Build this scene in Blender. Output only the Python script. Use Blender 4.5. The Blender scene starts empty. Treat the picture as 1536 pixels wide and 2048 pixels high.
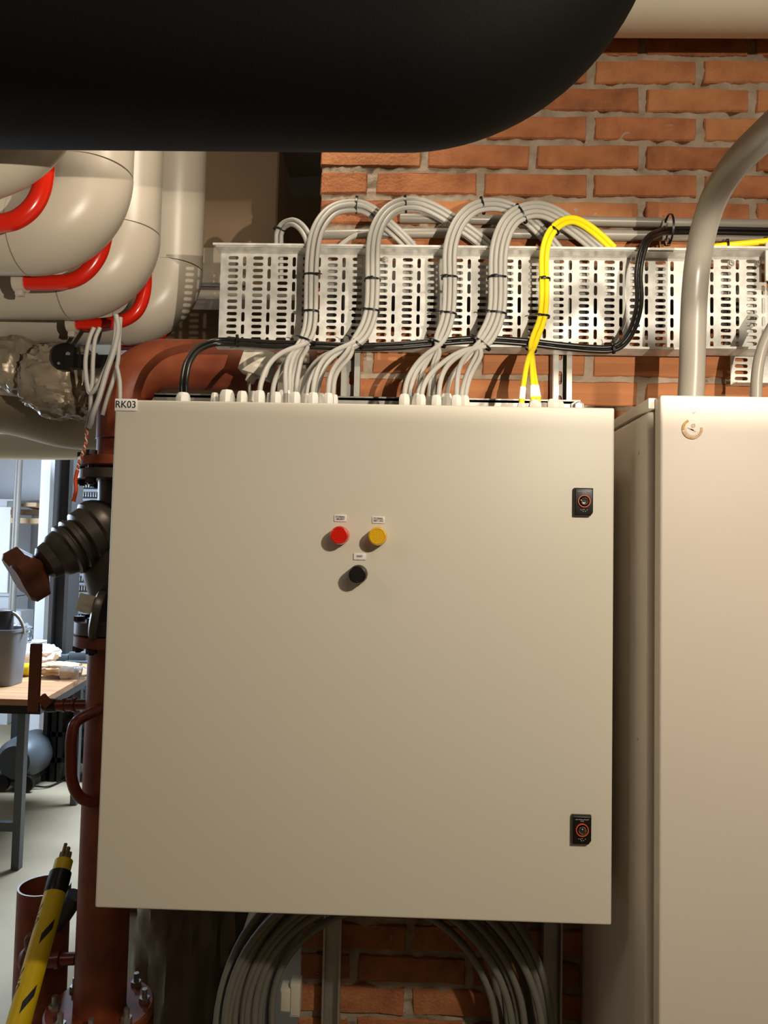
import bpy, bmesh, math, random
from mathutils import Vector, Matrix, noise

rnd = random.Random(7)
PI = math.pi
S = bpy.context.scene
COL = S.collection

# ------------------------------------------------------------------ camera
CAM = Vector((0.467, -1.172, 1.5))
YAW, PITCH, ROLL = math.radians(1.44), math.radians(2.93), math.radians(1.25)
FPX = 1479.0
_f = Vector((-math.sin(YAW)*math.cos(PITCH), math.cos(YAW)*math.cos(PITCH), math.sin(PITCH)))
_r = Vector((math.cos(YAW), math.sin(YAW), 0)); _u = _r.cross(_f)
RR = math.cos(ROLL)*_r + math.sin(ROLL)*_u
UU = math.cos(ROLL)*_u - math.sin(ROLL)*_r
cam_data = bpy.data.cameras.new('camera'); cam = bpy.data.objects.new('camera', cam_data); COL.objects.link(cam)
cam.matrix_world = Matrix(((RR.x, UU.x, -_f.x, CAM.x), (RR.y, UU.y, -_f.y, CAM.y), (RR.z, UU.z, -_f.z, CAM.z), (0, 0, 0, 1)))
cam_data.sensor_fit = 'VERTICAL'; cam_data.sensor_height = 24.0; cam_data.sensor_width = 18.0
cam_data.lens = 24.0*FPX/2048.0
cam_data.clip_start = 0.02; cam_data.clip_end = 60
S.camera = cam

# ------------------------------------------------------------------ world, lights, exposure
w = bpy.data.worlds.new('world'); S.world = w; w.use_nodes = True
w.node_tree.nodes['Background'].inputs[0].default_value = (1.0, 0.84, 0.66, 1)
w.node_tree.nodes['Background'].inputs[1].default_value = 0.05
S.view_settings.view_transform = 'Standard'; S.view_settings.look = 'None'
S.view_settings.gamma = 1.0; S.view_settings.use_curve_mapping = False
S.view_settings.exposure = 0.0

def area(name, loc, target, size, power, col, size_y=None):
    d = bpy.data.lights.new(name, 'AREA'); d.energy = power; d.color = col
    d.shape = 'RECTANGLE'; d.size = size; d.size_y = size_y or size
    o = bpy.data.objects.new(name, d); COL.objects.link(o); o.location = loc
    o.rotation_euler = (Vector(target)-Vector(loc)).to_track_quat('-Z', 'Y').to_euler()
    return o
WARM = (1.0, 0.88, 0.72)
COOL = (0.62, 0.78, 1.0)
area('work_lamp_high', (1.25, -1.35, 2.15), (0.50, 0.1, 1.55), 0.06, 18.5, WARM)          # fitting above and right of the viewer
def spot(name, loc, target, power, col, deg, blend, rad):
    d = bpy.data.lights.new(name, 'SPOT'); d.energy = power; d.color = col; d.spot_size = math.radians(deg); d.spot_blend = blend; d.shadow_soft_size = rad
    o = bpy.data.objects.new(name, d); COL.objects.link(o); o.location = loc
    o.rotation_euler = (Vector(target)-Vector(loc)).to_track_quat('-Z', 'Y').to_euler(); return o
spot('tray_fill_low', (0.85, -1.30, 1.54), (0.50, 0.3, 1.992), 118, WARM, 140, 0.22, 0.004).scale = (1, 0.056, 1)    # added fill: wide flat beam squeezed to a cut-off, passes under the black pipe and lights the tray
area('corridor_lamp', (0.35, 0.02, 2.72), (-0.45, 0.55, 2.0), 0.25, 6.5, WARM)      # above the wall-side pipes
area('left_fill', (-1.5, -1.2, 2.9), (-0.2, 0.6, 1.0), 0.7, 8, WARM)  # soft fill added to brighten the riser, valve and floor at left
area('upper_wall_fill', (1.3, -2.3, 2.9), (0.9, 0.3, 2.35), 0.8, 9, WARM)  # broad fill added to lift the upper bricks and cream pipe
area('workshop_lamp', (-0.9, 3.4, 2.75), (-0.9, 3.4, 0), 1.2, 230, COOL, 0.5)
area('workshop_window', (-3.2, 2.9, 1.6), (-0.9, 3.6, 1.0), 1.2, 90, COOL)

# ------------------------------------------------------------------ pixel helpers (authoring only: a point at a chosen real depth)
def ray(px, py): return _f + RR*((px-768)/FPX) - UU*((py-1024)/FPX)
def at(px, py, Y):
    d = ray(px, py); return CAM + d*((Y-CAM.y)/d.y)
def atz(px, py, z):
    d = ray(px, py); return CAM + d*((z-CAM.z)/d.z)
def P3(l): return [at(*p) for p in l]

# ------------------------------------------------------------------ materials
MATS = {}
def lin(c): return c/12.92 if c <= 0.04045 else ((c+0.055)/1.055)**2.4
def rgb(h): return tuple(lin(int(h[i:i+2], 16)/255) for i in (0, 2, 4)) + (1,)
def mat(name, col, rough=0.5, metal=0.0, var=0.0, vs=8.0, bump=0.0, bs=60.0, col2=None, stretch=None, coat=0.0, trans=0.0, ior=1.45, detail=4, spec=0.5):
    if name in MATS: return MATS[name]
    m = bpy.data.materials.new(name); m.use_nodes = True; nt = m.node_tree; b = nt.nodes['Principled BSDF']
    b.inputs['Base Color'].default_value = rgb(col); b.inputs['Roughness'].default_value = rough; b.inputs['Metallic'].default_value = metal
    b.inputs['Coat Weight'].default_value = coat; b.inputs['Transmission Weight'].default_value = trans; b.inputs['IOR'].default_value = ior
    b.inputs['Specular IOR Level'].default_value = spec
    L = nt.links
    if var or bump:
        tc = nt.nodes.new('ShaderNodeTexCoord'); mp = nt.nodes.new('ShaderNodeMapping'); L.new(tc.outputs['Object'], mp.inputs[0])
        if stretch: mp.inputs['Scale'].default_value = stretch
    if var:
        n = nt.nodes.new('ShaderNodeTexNoise'); n.inputs['Scale'].default_value = vs; n.inputs['Detail'].default_value = detail
        L.new(mp.outputs[0], n.inputs['Vector'])
        mr = nt.nodes.new('ShaderNodeMapRange'); mr.inputs['From Min'].default_value = 0.3; mr.inputs['From Max'].default_value = 0.7
        L.new(n.outputs['Fac'], mr.inputs['Value'])
        mx = nt.nodes.new('ShaderNodeMix'); mx.data_type = 'RGBA'
        c = rgb(col); c2 = rgb(col2) if col2 else tuple(x*(1-var) for x in c[:3])+(1,)
        mx.inputs[6].default_value = c; mx.inputs[7].default_value = c2
        L.new(mr.outputs[0], mx.inputs[0]); L.new(mx.outputs[2], b.inputs['Base Color'])
    if bump:
        n2 = nt.nodes.new('ShaderNodeTexNoise'); n2.inputs['Scale'].default_value = bs; n2.inputs['Detail'].default_value = 5
        L.new(mp.outputs[0], n2.inputs['Vector'])
        bp = nt.nodes.new('ShaderNodeBump'); bp.inputs['Strength'].default_value = 1.0; bp.inputs['Distance'].default_value = bump
        L.new(n2.outputs['Fac'], bp.inputs['Height']); L.new(bp.outputs[0], b.inputs['Normal'])
    MATS[name] = m; return m

m_cab = mat('powder_coat', 'D9D2C0', 0.42, bump=0.00004, bs=900)
m_cab2 = mat('powder_coat_pale', 'DCD0C0', 0.45, var=0.03, vs=5, bump=0.00004, bs=900)
m_gland = mat('gland_plastic', 'D6D2C8', 0.4)
m_cable = mat('cable_grey', 'A19E96', 0.42)
m_coil = mat('cable_dark_grey', '6E6A60', 0.5)
m_yel = mat('cable_yellow', 'F2D414', 0.5, bump=0.0003, bs=500)
m_blk = mat('cable_black', '14120F', 0.3)
m_tie = mat('tie_black', '0C0B0A', 0.35)
m_conduit = mat('conduit_pvc', '8C867B', 0.32, var=0.1, vs=12)
m_galv = mat('galvanised', 'DAD8D1', 0.40, 0.25, var=0.22, vs=45, col2='BAB8B1', bump=0.00008, bs=200, detail=2)
m_strut = mat('strut_zinc', 'A5A29A', 0.42, 0.7, var=0.2, vs=30)
m_steel = mat('bolt_steel', '9E9A92', 0.45, 0.7)
m_white = mat('pipe_jacket', 'B7AD9C', 0.33, var=0.05, vs=4, bump=0.0006, bs=9)
m_cream = mat('pipe_jacket_cream', 'DCD3BE', 0.4, var=0.06, vs=4)
m_beige = mat('pipe_jacket_beige', 'B0A28A', 0.42, var=0.15, vs=5, bump=0.001, bs=8)
m_red = mat('red_tube', 'C4200E', 0.22, coat=0.4)
m_primer = mat('red_primer', '8E4A2A', 0.5, var=0.35, vs=14, col2='6A2C18', bump=0.0002, bs=80)
m_primerdk = mat('red_primer_gloss', '6E2818', 0.3, var=0.2, vs=20)
m_rust = mat('brown_handle', '6B3A22', 0.5, var=0.25, vs=20)
m_cast = mat('cast_grey', '5F574E', 0.38, 0.55, var=0.2, vs=20, bump=0.0002, bs=200)
m_black = mat('black_insulation', '060504', 0.75, bump=0.0003, bs=220, spec=0.2)
m_blackp = mat('black_plastic', '15110F', 0.38)
m_foil = mat('crumpled_foil', 'A69882', 0.36, 0.3, var=0.35, vs=9)
m_brick = mat('brick_orange', 'AE7046', 0.9, var=0.5, vs=22, col2='8E5636', bump=0.003, bs=150)
m_brick2 = mat('brick_tan', 'B2784C', 0.9, var=0.5, vs=18, col2='96603C', bump=0.003, bs=120)
m_brick3 = mat('brick_brown', 'A2663E', 0.9, var=0.5, vs=26, col2='7E4C30', bump=0.003, bs=160)
m_mortar = mat('mortar', 'A29280', 0.95, var=0.5, vs=25, col2='84745F', bump=0.003, bs=120)
m_mortar2 = mat('mortar_dark', '5F5042', 0.95, var=0.3, vs=30, bump=0.002, bs=140)
m_plaster = mat('plaster_beige', 'A0866A', 0.9, var=0.15, vs=4, bump=0.001, bs=30)
m_rough = mat('rough_plaster', 'C9BBA3', 0.95, var=0.2, vs=20, bump=0.006, bs=25)
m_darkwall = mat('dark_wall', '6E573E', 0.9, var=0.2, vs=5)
m_wall_white = mat('painted_white', 'CFCFCF', 0.8, var=0.04, vs=3)
m_floor = mat('concrete_floor', 'A29276', 0.7, var=0.18, vs=3, bump=0.0006, bs=40)
m_ceil = mat('ceiling_grey', '8A8072', 0.9)
m_paper = mat('label_white', 'F1EEE9', 0.5)
m_ink = mat('ink_black', '1A1A1A', 0.6)
m_inkgrey = mat('ink_grey', 'B8B4AC', 0.6)
m_orange = mat('orange_ring', 'D8582A', 0.4)
m_chrome = mat('chrome', 'C8C4BC', 0.15, 1.0)
m_lred = mat('lens_red', 'D81A08', 0.25, bump=0.0003, bs=900, coat=0.5)
m_lyel = mat('lens_yellow', 'ECB40C', 0.25, bump=0.0004, bs=900, coat=0.5)
m_box = mat('junction_box_grey', 'A79F90', 0.5)
m_boxw = mat('box_cream', 'C9C2B0', 0.5)
m_bluegrey = mat('blue_grey_paint', '565B5E', 0.45, 0.2)
m_wood = mat('bench_wood', 'B58A5E', 0.6, var=0.35, vs=3, stretch=(1, 8, 8), col2='9A6B42')
m_plank = mat('plank_wood', '7A5E42', 0.7, var=0.35, vs=4, stretch=(1, 10, 10))
m_plankl = mat('plank_pale', 'C6A47C', 0.7, var=0.2, vs=4)
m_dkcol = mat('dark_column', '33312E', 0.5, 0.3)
m_tubey = mat('yellow_sleeve', 'D6B40E', 0.4, var=0.1, vs=20, bump=0.0008, bs=40)
m_gold = mat('sticker_gold', 'CE9A3C', 0.5, var=0.25, vs=400)
m_stickw = mat('sticker_white', 'EBE3D6', 0.5)
m_tan = mat('sticker_tan', 'C9A98C', 0.5)
m_clearp = mat('clear_plastic', 'FFFFFF', 0.08, trans=0.9, ior=1.2)
m_bucket = mat('bucket_grey', '7D8084', 0.5)
m_dkgrey = mat('dark_grey_plastic', '3C3B39', 0.5)
m_orangew = mat('wire_orange', 'D24A1E', 0.45)
m_whitew = mat('wire_white', 'E6D2B8', 0.45)
m_lead = mat('dark_iron', '2B2622', 0.45, 0.6)

# ------------------------------------------------------------------ mesh builder
class MB:
    def __init__(s): s.v = []; s.f = []
    def quad_box(s, c, size, M=None):
        hx, hy, hz = size[0]/2, size[1]/2, size[2]/2; n = len(s.v)
        for dx, dy, dz in ((-1,-1,-1),(1,-1,-1),(1,1,-1),(-1,1,-1),(-1,-1,1),(1,-1,1),(1,1,1),(-1,1,1)):
            p = Vector((dx*hx, dy*hy, dz*hz))
            if M: p = M @ p
            s.v.append(p+Vector(c))
        for f in ((0,3,2,1),(4,5,6,7),(0,1,5,4),(1,2,6,5),(2,3,7,6),(3,0,4,7)): s.f.append([n+i for i in f])
        return s
    def bb(s, x0, x1, y0, y1, z0, z1): return s.quad_box(((x0+x1)/2, (y0+y1)/2, (z0+z1)/2), (abs(x1-x0), abs(y1-y0), abs(z1-z0)))
    def rings(s, rings, cap=True, close=False):
        n = len(s.v); k = len(rings[0])
        for r in rings: s.v += [Vector(p) for p in r]
        m = len(rings)
        for i in range(m-1 + (1 if close else 0)):
            a = n+i*k; b = n+((i+1) % m)*k
            for j in range(k): s.f.append([a+j, a+(j+1) % k, b+(j+1) % k, b+j])
        if cap and not close:
            s.f.append([n+j for j in reversed(range(k))]); s.f.append([n+(m-1)*k+j for j in range(k)])
        return s
    def tube(s, pts, r, seg=10, cap=True, close=False, samples=None):
        pts = [Vector(p) for p in pts]; m = len(pts)
        T = []
        for i in range(m):
            a = pts[(i-1) % m] if (i > 0 or close) else pts[0]; b = pts[(i+1) % m] if (i < m-1 or close) else pts[-1]
            T.append((b-a).normalized())
        ref = Vector((0, 1, 0)) if abs(T[0].y) < 0.9 else Vector((1, 0, 0))
        N = (ref - T[0]*ref.dot(T[0])).normalized(); rg = []
        for i in range(m):
            N = (N - T[i]*N.dot(T[i])).normalized(); B = T[i].cross(N)
            rr = r[i] if isinstance(r, (list, tuple)) else r
            rg.append([pts[i] + (N*math.cos(2*PI*j/seg)+B*math.sin(2*PI*j/seg))*rr for j in range(seg)])
        return s.rings(rg, cap, close)
    def cyl(s, p0, p1, r0, r1=None, seg=20):
        return s.tube([p0, p1], [r0, r0 if r1 is None else r1], seg)
    def lathe(s, prof, origin, axis, seg=24, up=None):
        """prof: (distance along axis, radius)"""
        a = Vector(axis).normalized(); o = Vector(origin)
        ref = Vector((0, 1, 0)) if abs(a.y) < 0.9 else Vector((0, 0, 1))
        N = (ref-a*ref.dot(a)).normalized(); B = a.cross(N)
        return s.rings([[o+a*d+(N*math.cos(2*PI*j/seg)+B*math.sin(2*PI*j/seg))*max(r, 1e-5) for j in range(seg)] for d, r in prof])
    def disc(s, c, r, nrm, seg=16, th=0.002): return s.cyl(c, Vector(c)+Vector(nrm).normalized()*th, r, seg=seg)
    def mesh(s, name, smooth=True):
        me = bpy.data.meshes.new(name); me.from_pydata([tuple(p) for p in s.v], [], s.f); me.update()
        if smooth:
            me.polygons.foreach_set('use_smooth', [True]*len(me.polygons)); me.set_sharp_from_angle(angle=math.radians(38))
        return me

def prop(o, label=None, cat=None, group=None, kind=None):
    if label: o['label'] = label
    if cat: o['category'] = cat
    if group: o['group'] = group
    if kind: o['kind'] = kind
    return o
def link(o, parent=None):
    COL.objects.link(o)
    if parent is not None:
        o.parent = parent
        t = Vector((0, 0, 0)); p = parent
        while p is not None: t += p.location; p = p.parent if p.parent is None else None
        o.matrix_parent_inverse = Matrix.Translation(-parent.location) if parent.type == 'EMPTY' else Matrix.Identity(4)
    return o
def add(name, mb, m, parent=None, smooth=True, bevel=0, seg=2):
    me = mb.mesh(name, smooth) if isinstance(mb, MB) else mb
    o = bpy.data.objects.new(name, me); me.materials.append(m) if not me.materials else None
    link(o, parent)
    if bevel:
        bm = bmesh.new(); bm.from_mesh(me)
        bmesh.ops.bevel(bm, geom=[e for e in bm.edges if e.calc_face_angle(0) > 0.6], offset=bevel, segments=seg, affect='EDGES', profile=0.6)
        bm.to_mesh(me); bm.free()
        me.polygons.foreach_set('use_smooth', [True]*len(me.polygons)); me.set_sharp_from_angle(angle=math.radians(50))
    return o
def thing(name, label, cat, loc=(0, 0, 0), group=None):
    o = bpy.data.objects.new(name, None); o.location = Vector(loc); COL.objects.link(o); o.empty_display_size = 0.05
    return prop(o, label, cat, group)
def struct(name, mb, m, parent=None, **k):
    o = add(name, mb, m, parent, **k)
    if parent is None: o['kind'] = 'structure'
    return o

def spline(pts, n=8):
    pts = [Vector(p) for p in pts]; out = []
    P = [2*pts[0]-pts[1]]+pts+[2*pts[-1]-pts[-2]]
    for i in range(1, len(P)-2):
        p0, p1, p2, p3 = P[i-1:i+3]
        for k in range(n):
            t = k/n
            out.append(0.5*((2*p1)+(p2-p0)*t+(2*p0-5*p1+4*p2-p3)*t*t+(3*p1-p0-3*p2+p3)*t**3))
    out.append(pts[-1]); return out

def relax(p, n):
    p = [q.copy() for q in p]
    for _ in range(n):
        p = [p[0], p[1]]+[p[i]*.5+(p[i-1]+p[i+1])*.25 for i in range(2, len(p)-2)]+[p[-2], p[-1]]
    return p

def curve_mesh(name, splines, extrude, bevel=0):
    """filled flat outline with holes, in the XZ plane (front towards -Y)"""
    c = bpy.data.curves.new(name, 'CURVE'); c.dimensions = '2D'; c.fill_mode = 'BOTH'; c.extrude = extrude
    for s in splines:
        sp = c.splines.new('POLY'); sp.points.add(len(s)-1)
        for p, q in zip(sp.points, s): p.co = (q[0], q[1], 0, 1)
        sp.use_cyclic_u = True
    o = bpy.data.objects.new(name, c); COL.objects.link(o)
    me = bpy.data.meshes.new_from_object(o.evaluated_get(bpy.context.evaluated_depsgraph_get()))
    bpy.data.objects.remove(o); bpy.data.curves.remove(c)
    me.transform(Matrix.Rotation(PI/2, 4, 'X')); return me
def text_mesh(txt, size, extr=0.0003, sx=1.0, align='CENTER'):
    c = bpy.data.curves.new('text', 'FONT'); c.body = txt; c.size = size; c.extrude = extr; c.align_x = align; c.align_y = 'CENTER'; c.space_line = 0.85
    c.resolution_u = 3
    o = bpy.data.objects.new('text', c); COL.objects.link(o)
    me = bpy.data.meshes.new_from_object(o.evaluated_get(bpy.context.evaluated_depsgraph_get()))
    bpy.data.objects.remove(o); bpy.data.curves.remove(c)
    me.transform(Matrix.Rotation(PI/2, 4, 'X') @ Matrix.Scale(sx, 4, (1, 0, 0))); return me
def pill(cx, cy, l, wd, vert=False, n=5):
    r = wd/2; h = l/2-r; pts = []
    for k in range(n+1): a = -PI/2+PI*k/n; pts.append((h+r*math.cos(a), r*math.sin(a)))
    for k in range(n+1): a = PI/2+PI*k/n; pts.append((-h+r*math.cos(a), r*math.sin(a)))
    if vert: pts = [(-b, a) for a, b in pts]
    return [(cx+a, cy+b) for a, b in pts]

# ================================================================== LARGE STRUCTURE
WY = 0.33          # face of the brick wall
WX0 = 0.281        # its free left end
# mortar body of the brick wall, uneven surface
def mortar():
    mb = MB(); x0, x1, z0, z1 = WX0+0.003, 1.90, 0.44, 2.80; st = 0.0085
    nx = int((x1-x0)/st); nz = int((z1-z0)/st); n = []
    for j in range(nz+1):
        for i in range(nx+1):
            x = x0+(x1-x0)*i/nx; z = z0+(z1-z0)*j/nz
            d = 0.0042+0.007*noise.noise(Vector((x*38, z*60, 0)))+0.003*noise.noise(Vector((x*120, z*120, 3)))
            h = noise.noise(Vector((x*26, z*26, 9)))
            if h > 0.33: d += 0.012*(h-0.33)/0.3
            mb.v.append(Vector((x, WY+max(d, -0.0005), z)))
    W = nx+1
    for j in range(nz):
        for i in range(nx):
            a = j*W+i; mb.f.append([a, a+1, a+W+1, a+W])
    n0 = len(mb.v); nb = [(x0, z0), (x1, z0), (x1, z1), (x0, z1)]
    mb.bb(x0, x1, WY+0.03, WY+0.11, 0.0, 2.85)
    return mb
wall_back = struct('wall_back', mortar(), m_mortar)
zs = [2.2907+0.0614*k for k in range(8, 0, -1)] + [2.2907, 2.2324]
zs += [2.2324-0.0629*k for k in range(1, 6)] + [1.8568] + [1.8568-0.0607*k for k in range(1, 24)]
def brick_mesh(L, H, seed):
    r = random.Random(seed); pts = []
    for sx, sz, n in ((-1, -1, 4), (1, -1, 1), (1, 1, 4), (-1, 1, 1)):
        for k in range(n):
            t = k/n
            if sz == -1 and n == 4: x, z = -1+2*t, -1
            elif n == 1 and sx == 1: x, z = 1, -1
            elif sz == 1 and n == 4: x, z = 1-2*t, 1
            else: x, z = -1, 1
            pts.append((x*L/2, z*H/2))
    j = [(r.uniform(-.0018, .0018), r.uniform(-.0019, .0019)) for _ in pts]
    mb = MB(); cs = [0.003, 0.0005, -0.022]
    rg = []
    for ins, y in ((0.0032, -0.0006), (0.0008, 0.003), (0.0, 0.030)):
        rg.append([(max(-L/2+ins, min(L/2-ins, p[0]))+q[0], y+q[0]*.5, max(-H/2+ins, min(H/2-ins, p[1]))+q[1]) for p, q in zip(pts, j)])
    mb.rings(rg); me = mb.mesh('brick', False); return me
BV = {}
def brick(x0, x1, z0, z1, mt, sd):
    L = round(x1-x0, 2); H = z1-z0; key = (L, round(H, 3), sd % 5, mt.name)
    if key not in BV:
        BV[key] = brick_mesh(L, round(H, 3), sd); BV[key].materials.append(mt)
    o = bpy.data.objects.new('brick', BV[key]); COL.objects.link(o); o.parent = wall_back
    o.location = ((x0+x1)/2, WY+rnd.uniform(-0.0012, 0.0016), (z0+z1)/2+rnd.uniform(-.0008, .0008))
    o.rotation_euler = (0, rnd.uniform(-.006, .006), 0)
m_ribbed = mat('brick_ribbed', 'AE7248', 0.9, var=0.5, vs=16, col2='925C3A', bump=0.004, bs=55, stretch=(0.06, 1, 1.6))
for i in range(len(zs)-1):
    zt, zb = zs[i], zs[i+1]; jz = 0.0062
    off = 0.4975 if i % 2 else 0.3905
    js = [off+0.2255*k for k in range(-1, 7)]
    xs = [WX0]+[x for x in js if x > WX0+0.04 and x < 1.75]+[1.75]
    for k in range(len(xs)-1):
        a = xs[k]+(0.0 if k == 0 else 0.0055); b = xs[k+1]-0.0055
        mt = rnd.choice([m_brick, m_brick, m_brick2, m_brick3])
        if 1.84 < zt < 1.93 and k > 0: mt = m_ribbed
        if k == 0 and i % 2 == 0: b -= 0.004
        brick(a, b, zb+jz, zt-jz*0.6, mt, rnd.randint(0, 99))

# recess, header wall and workshop shell
struct('floor', MB().bb(-4.5, 2.6, -3.2, 6.2, -0.1, 0), m_floor)
struct('ceiling', MB().bb(-4.5, 2.6, -3.2, 6.2, 3.0, 3.1), m_ceil)
struct('wall_right', MB().bb(2.5, 2.6, -3.2, 6.2, 0, 3.0), m_plaster)
struct('wall_front', MB().bb(-4.5, 2.6, -3.2, -3.1, 0, 3.0), m_plaster)
struct('wall_left', MB().bb(-4.5, -4.4, -3.2, 6.2, 0, 3.0), m_wall_white)
struct('wall_far', MB().bb(-4.4, 2.5, 5.2, 5.3, 0, 3.0), m_wall_white)
hz = at(430, 572, 1.45).z
def header():
    mb = MB(); x0, x1 = -3.5, at(552, 400, 1.45).x; nx, nz = 120, 34
    for j in range(nz+1):
        for i in range(nx+1):
            x = x0+(x1-x0)*i/nx; t = j/nz; z = hz+(3.0-hz)*t
            if j == 0: z += 0.012*noise.noise(Vector((x*14, 0, 0)))
            d = (0.018*noise.noise(Vector((x*18, z*18, 0))) if t < 0.12 else 0)
            mb.v.append(Vector((x, 1.45+d, z)))
    for j in range(nz):
        for i in range(nx):
            a = j*(nx+1)+i; mb.f.append([a, a+1, a+nx+2, a+nx+1])
    mb.bb(x0, x1, 1.49, 1.75, hz+0.01, 3.0); return mb
struct('wall_header', header(), m_plaster)
struct('trim_1', (lambda mb: mb)(MB().bb(at(300, 520, 1.40).x, at(470, 520, 1.40).x, 1.415, 1.455, hz-0.002, hz+0.13)), m_rough, bevel=0.01)
xr = at(250, 800, 1.9).x
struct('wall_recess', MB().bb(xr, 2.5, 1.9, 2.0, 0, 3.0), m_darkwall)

# ================================================================== BLACK OVERHEAD PIPE
DY = -0.32; RD = 0.115; RB = 0.192
def sil_h(px, py, Y, r, sgn=-1):
    """height of the axis of a horizontal cylinder whose lower outline passes through the pixel"""
    p = at(px, py, Y); e = math.atan2(p.z-CAM.z, Y-CAM.y); h = p.z-CAM.z; Z = Y-CAM.y
    for _ in range(30): h = Z*math.tan(e+math.asin(r/math.hypot(Z, h))*(-sgn))
    return CAM.z+h
def sil_x(px, py, Y, r):
    """x of a vertical cylinder whose right outline passes through the pixel"""
    p = at(px, py, Y); e = math.atan2(p.x-CAM.x, Y-CAM.y); Z = Y-CAM.y; h = 0
    for _ in range(30): h = Z*math.tan(e-math.asin(r/math.hypot(Z, h)))
    return CAM.x+h
def elbow(p0, d0, d1, R, n=16):
    """points of a bend starting at p0 going d0 turning into d1"""
    c = Vector(p0)+Vector(d1)*R
    return [c - Vector(d1)*R*math.cos(t) + Vector(d0)*R*math.sin(t) for t in [PI/2*k/n for k in range(n+1)]]
dz = sil_h(500, 303, DY, RD)
dx = at(800, 303, DY).x-0.0
t = thing('insulated_pipe', 'large black foam-insulated pipe with an upward bend across the top', 'pipe', (dx, DY, dz))
bend = elbow((dx, DY, dz), (1, 0, 0), (0, 0, 1), RB, 24)
add('pipe', MB().cyl((-1.9, DY, dz), (dx-0.0446, DY, dz), RD*1.003, seg=64), m_black, t)
add('elbow', MB().tube([(dx-0.0445, DY, dz)]+bend, RD*1.0034, 64), m_black, t)
add('pipe', MB().cyl(bend[-1]+Vector((0, 0, .0005)), bend[-1]+Vector((0, 0, 0.55)), RD, seg=64), m_black, t)
for (a, b) in (((1125, 95), (1137, 120)), ((1170, 72), (1178, 92))):
    pass
# hanging pale pipe at the top right
cy = 0.222; cr = 0.10; cz = sil_h(1400, 77, cy, cr)
t = thing('insulated_pipe', 'cream insulated pipe running along the top right above the bricks', 'pipe', (1.0, cy, cz))
add('jacket', MB().cyl((0.45, cy, cz), (2.4, cy, cz), cr, seg=48), m_cream, t)
add('seam_band', MB().cyl((1.75, cy, cz), (1.80, cy, cz), cr+0.002, seg=48), m_cream, t)

# ================================================================== WHITE INSULATED BENDS (left)
PR = 0.085; ER = 0.130
rows = [(-0.02, 410, 170, 'nearest, mostly hidden white insulated pipe bend at the top left edge'),
        (0.32, 553, 268, 'large white insulated pipe bend in front on the left, right under the black pipe'),
        (0.60, 640, 327, 'second white insulated pipe bend behind the large front one, with loose grey cables before it'),
        (0.86, 688, 413, 'rearmost white insulated pipe bend, nearest to the cable tray')]
for Y, by, rx, lab in rows:
    z = sil_h(90, by, Y, PR); x = sil_x(rx, 330, Y, PR)
    t = thing('insulated_pipe', lab, 'pipe', (x-ER, Y, z), 'white insulated pipe bends on the left')
    add('horizontal_section', MB().cyl((-2.3, Y, z), (x-ER-0.001, Y, z), PR, seg=48), m_white, t)
    add('elbow', MB().tube(elbow((x-ER, Y, z), (1, 0, 0), (0, 0, 1), ER, 20), PR+0.0008, 48), m_white, t)
    add('vertical_section', MB().cyl((x, Y, z+ER+0.001), (x, Y, 2.98), PR, seg=48), m_white, t)
# glossy red bent tubes between them
def redtube(pts, label, end):
    t = prop(add('red_tube', MB().tube(spline(P3(pts), 8), 0.0165, 16), m_red), label, 'tube', 'glossy red tubes between the white pipes')
redtube([(-60, 452, .10), (0, 447, .10), (35, 438, .10), (64, 415, .10), (82, 382, .10), (90, 340, .10), (92, 290, .10), (94, 250, .10)],
        'glossy red bent tube at the left frame edge under the black pipe', None)
redtube([(50, 565, .40), (95, 566, .40), (140, 562, .40), (172, 545, .40), (196, 515, .40), (208, 480, .40), (213, 440, .40), (214, 400, .40)],
        'glossy red bent tube between the front and second white bends', None)
redtube([(150, 647, .68), (200, 649, .68), (240, 643, .68), (268, 628, .68), (283, 605, .68), (290, 575, .68), (291, 540, .68)],
        'glossy red bent tube behind the grey cables, between second and rear white bends', None)
redtube([(240, 690, .97), (290, 685, .97), (325, 666, .97), (345, 643, .97), (353, 615, .97), (355, 580, .97)],
        'small visible piece of glossy red tube behind the rear white bend', None)
for (px, py, Y, lab) in ((38, 572, .40, 'white plastic pipe clip at the end of the red tube, upper left'), (142, 655, .68, 'white plastic pipe clip at the end of the lower red tube')):
    p = at(px, py, Y)
    t = thing('pipe_clip', lab, 'pipe clip', p, 'white pipe clips')
    add('band', MB().lathe([(-0.012, .0195), (-.012, .021), (.012, .021), (.012, .0195)], at(px+4, py-6, Y), (1, 0, 0)), m_white, t)
    add('foot', MB().quad_box(at(px+2, py+14, Y), (0.016, 0.016, 0.014)), m_white, t, bevel=.002)

# ================================================================== RK03 WALL CABINET
ZT = 1.733
cab = thing('wall_cabinet', 'beige square electrical wall cabinet marked RK03 with red and yellow lamps', 'cabinet', (0.4, 0.14, 0.933))
add('body', MB().bb(0.006, 0.794, 0.022, 0.285, 0.939, 1.720), m_cab, cab, bevel=.003)
add('door', MB().bb(0, 0.8, 0, 0.02, 0.933, ZT), m_cab, cab, bevel=.0035, seg=3)
def onface(px, py): p = at(px, py, 0); return p.x, p.z
# name plate
x, z = onface(252.5, 810)
pl = add('name_plate', MB().quad_box((x, -0.0012, z), (0.0355, 0.0022, 0.0195)), m_paper, cab, bevel=.0006); pl['label'] = 'white plate lettered RK03'
tm = text_mesh('RK03', 0.0165, sx=0.92); tm.transform(Matrix.Translation((x, -0.0026, z))); add('lettering', tm, m_ink, pl)
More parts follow.
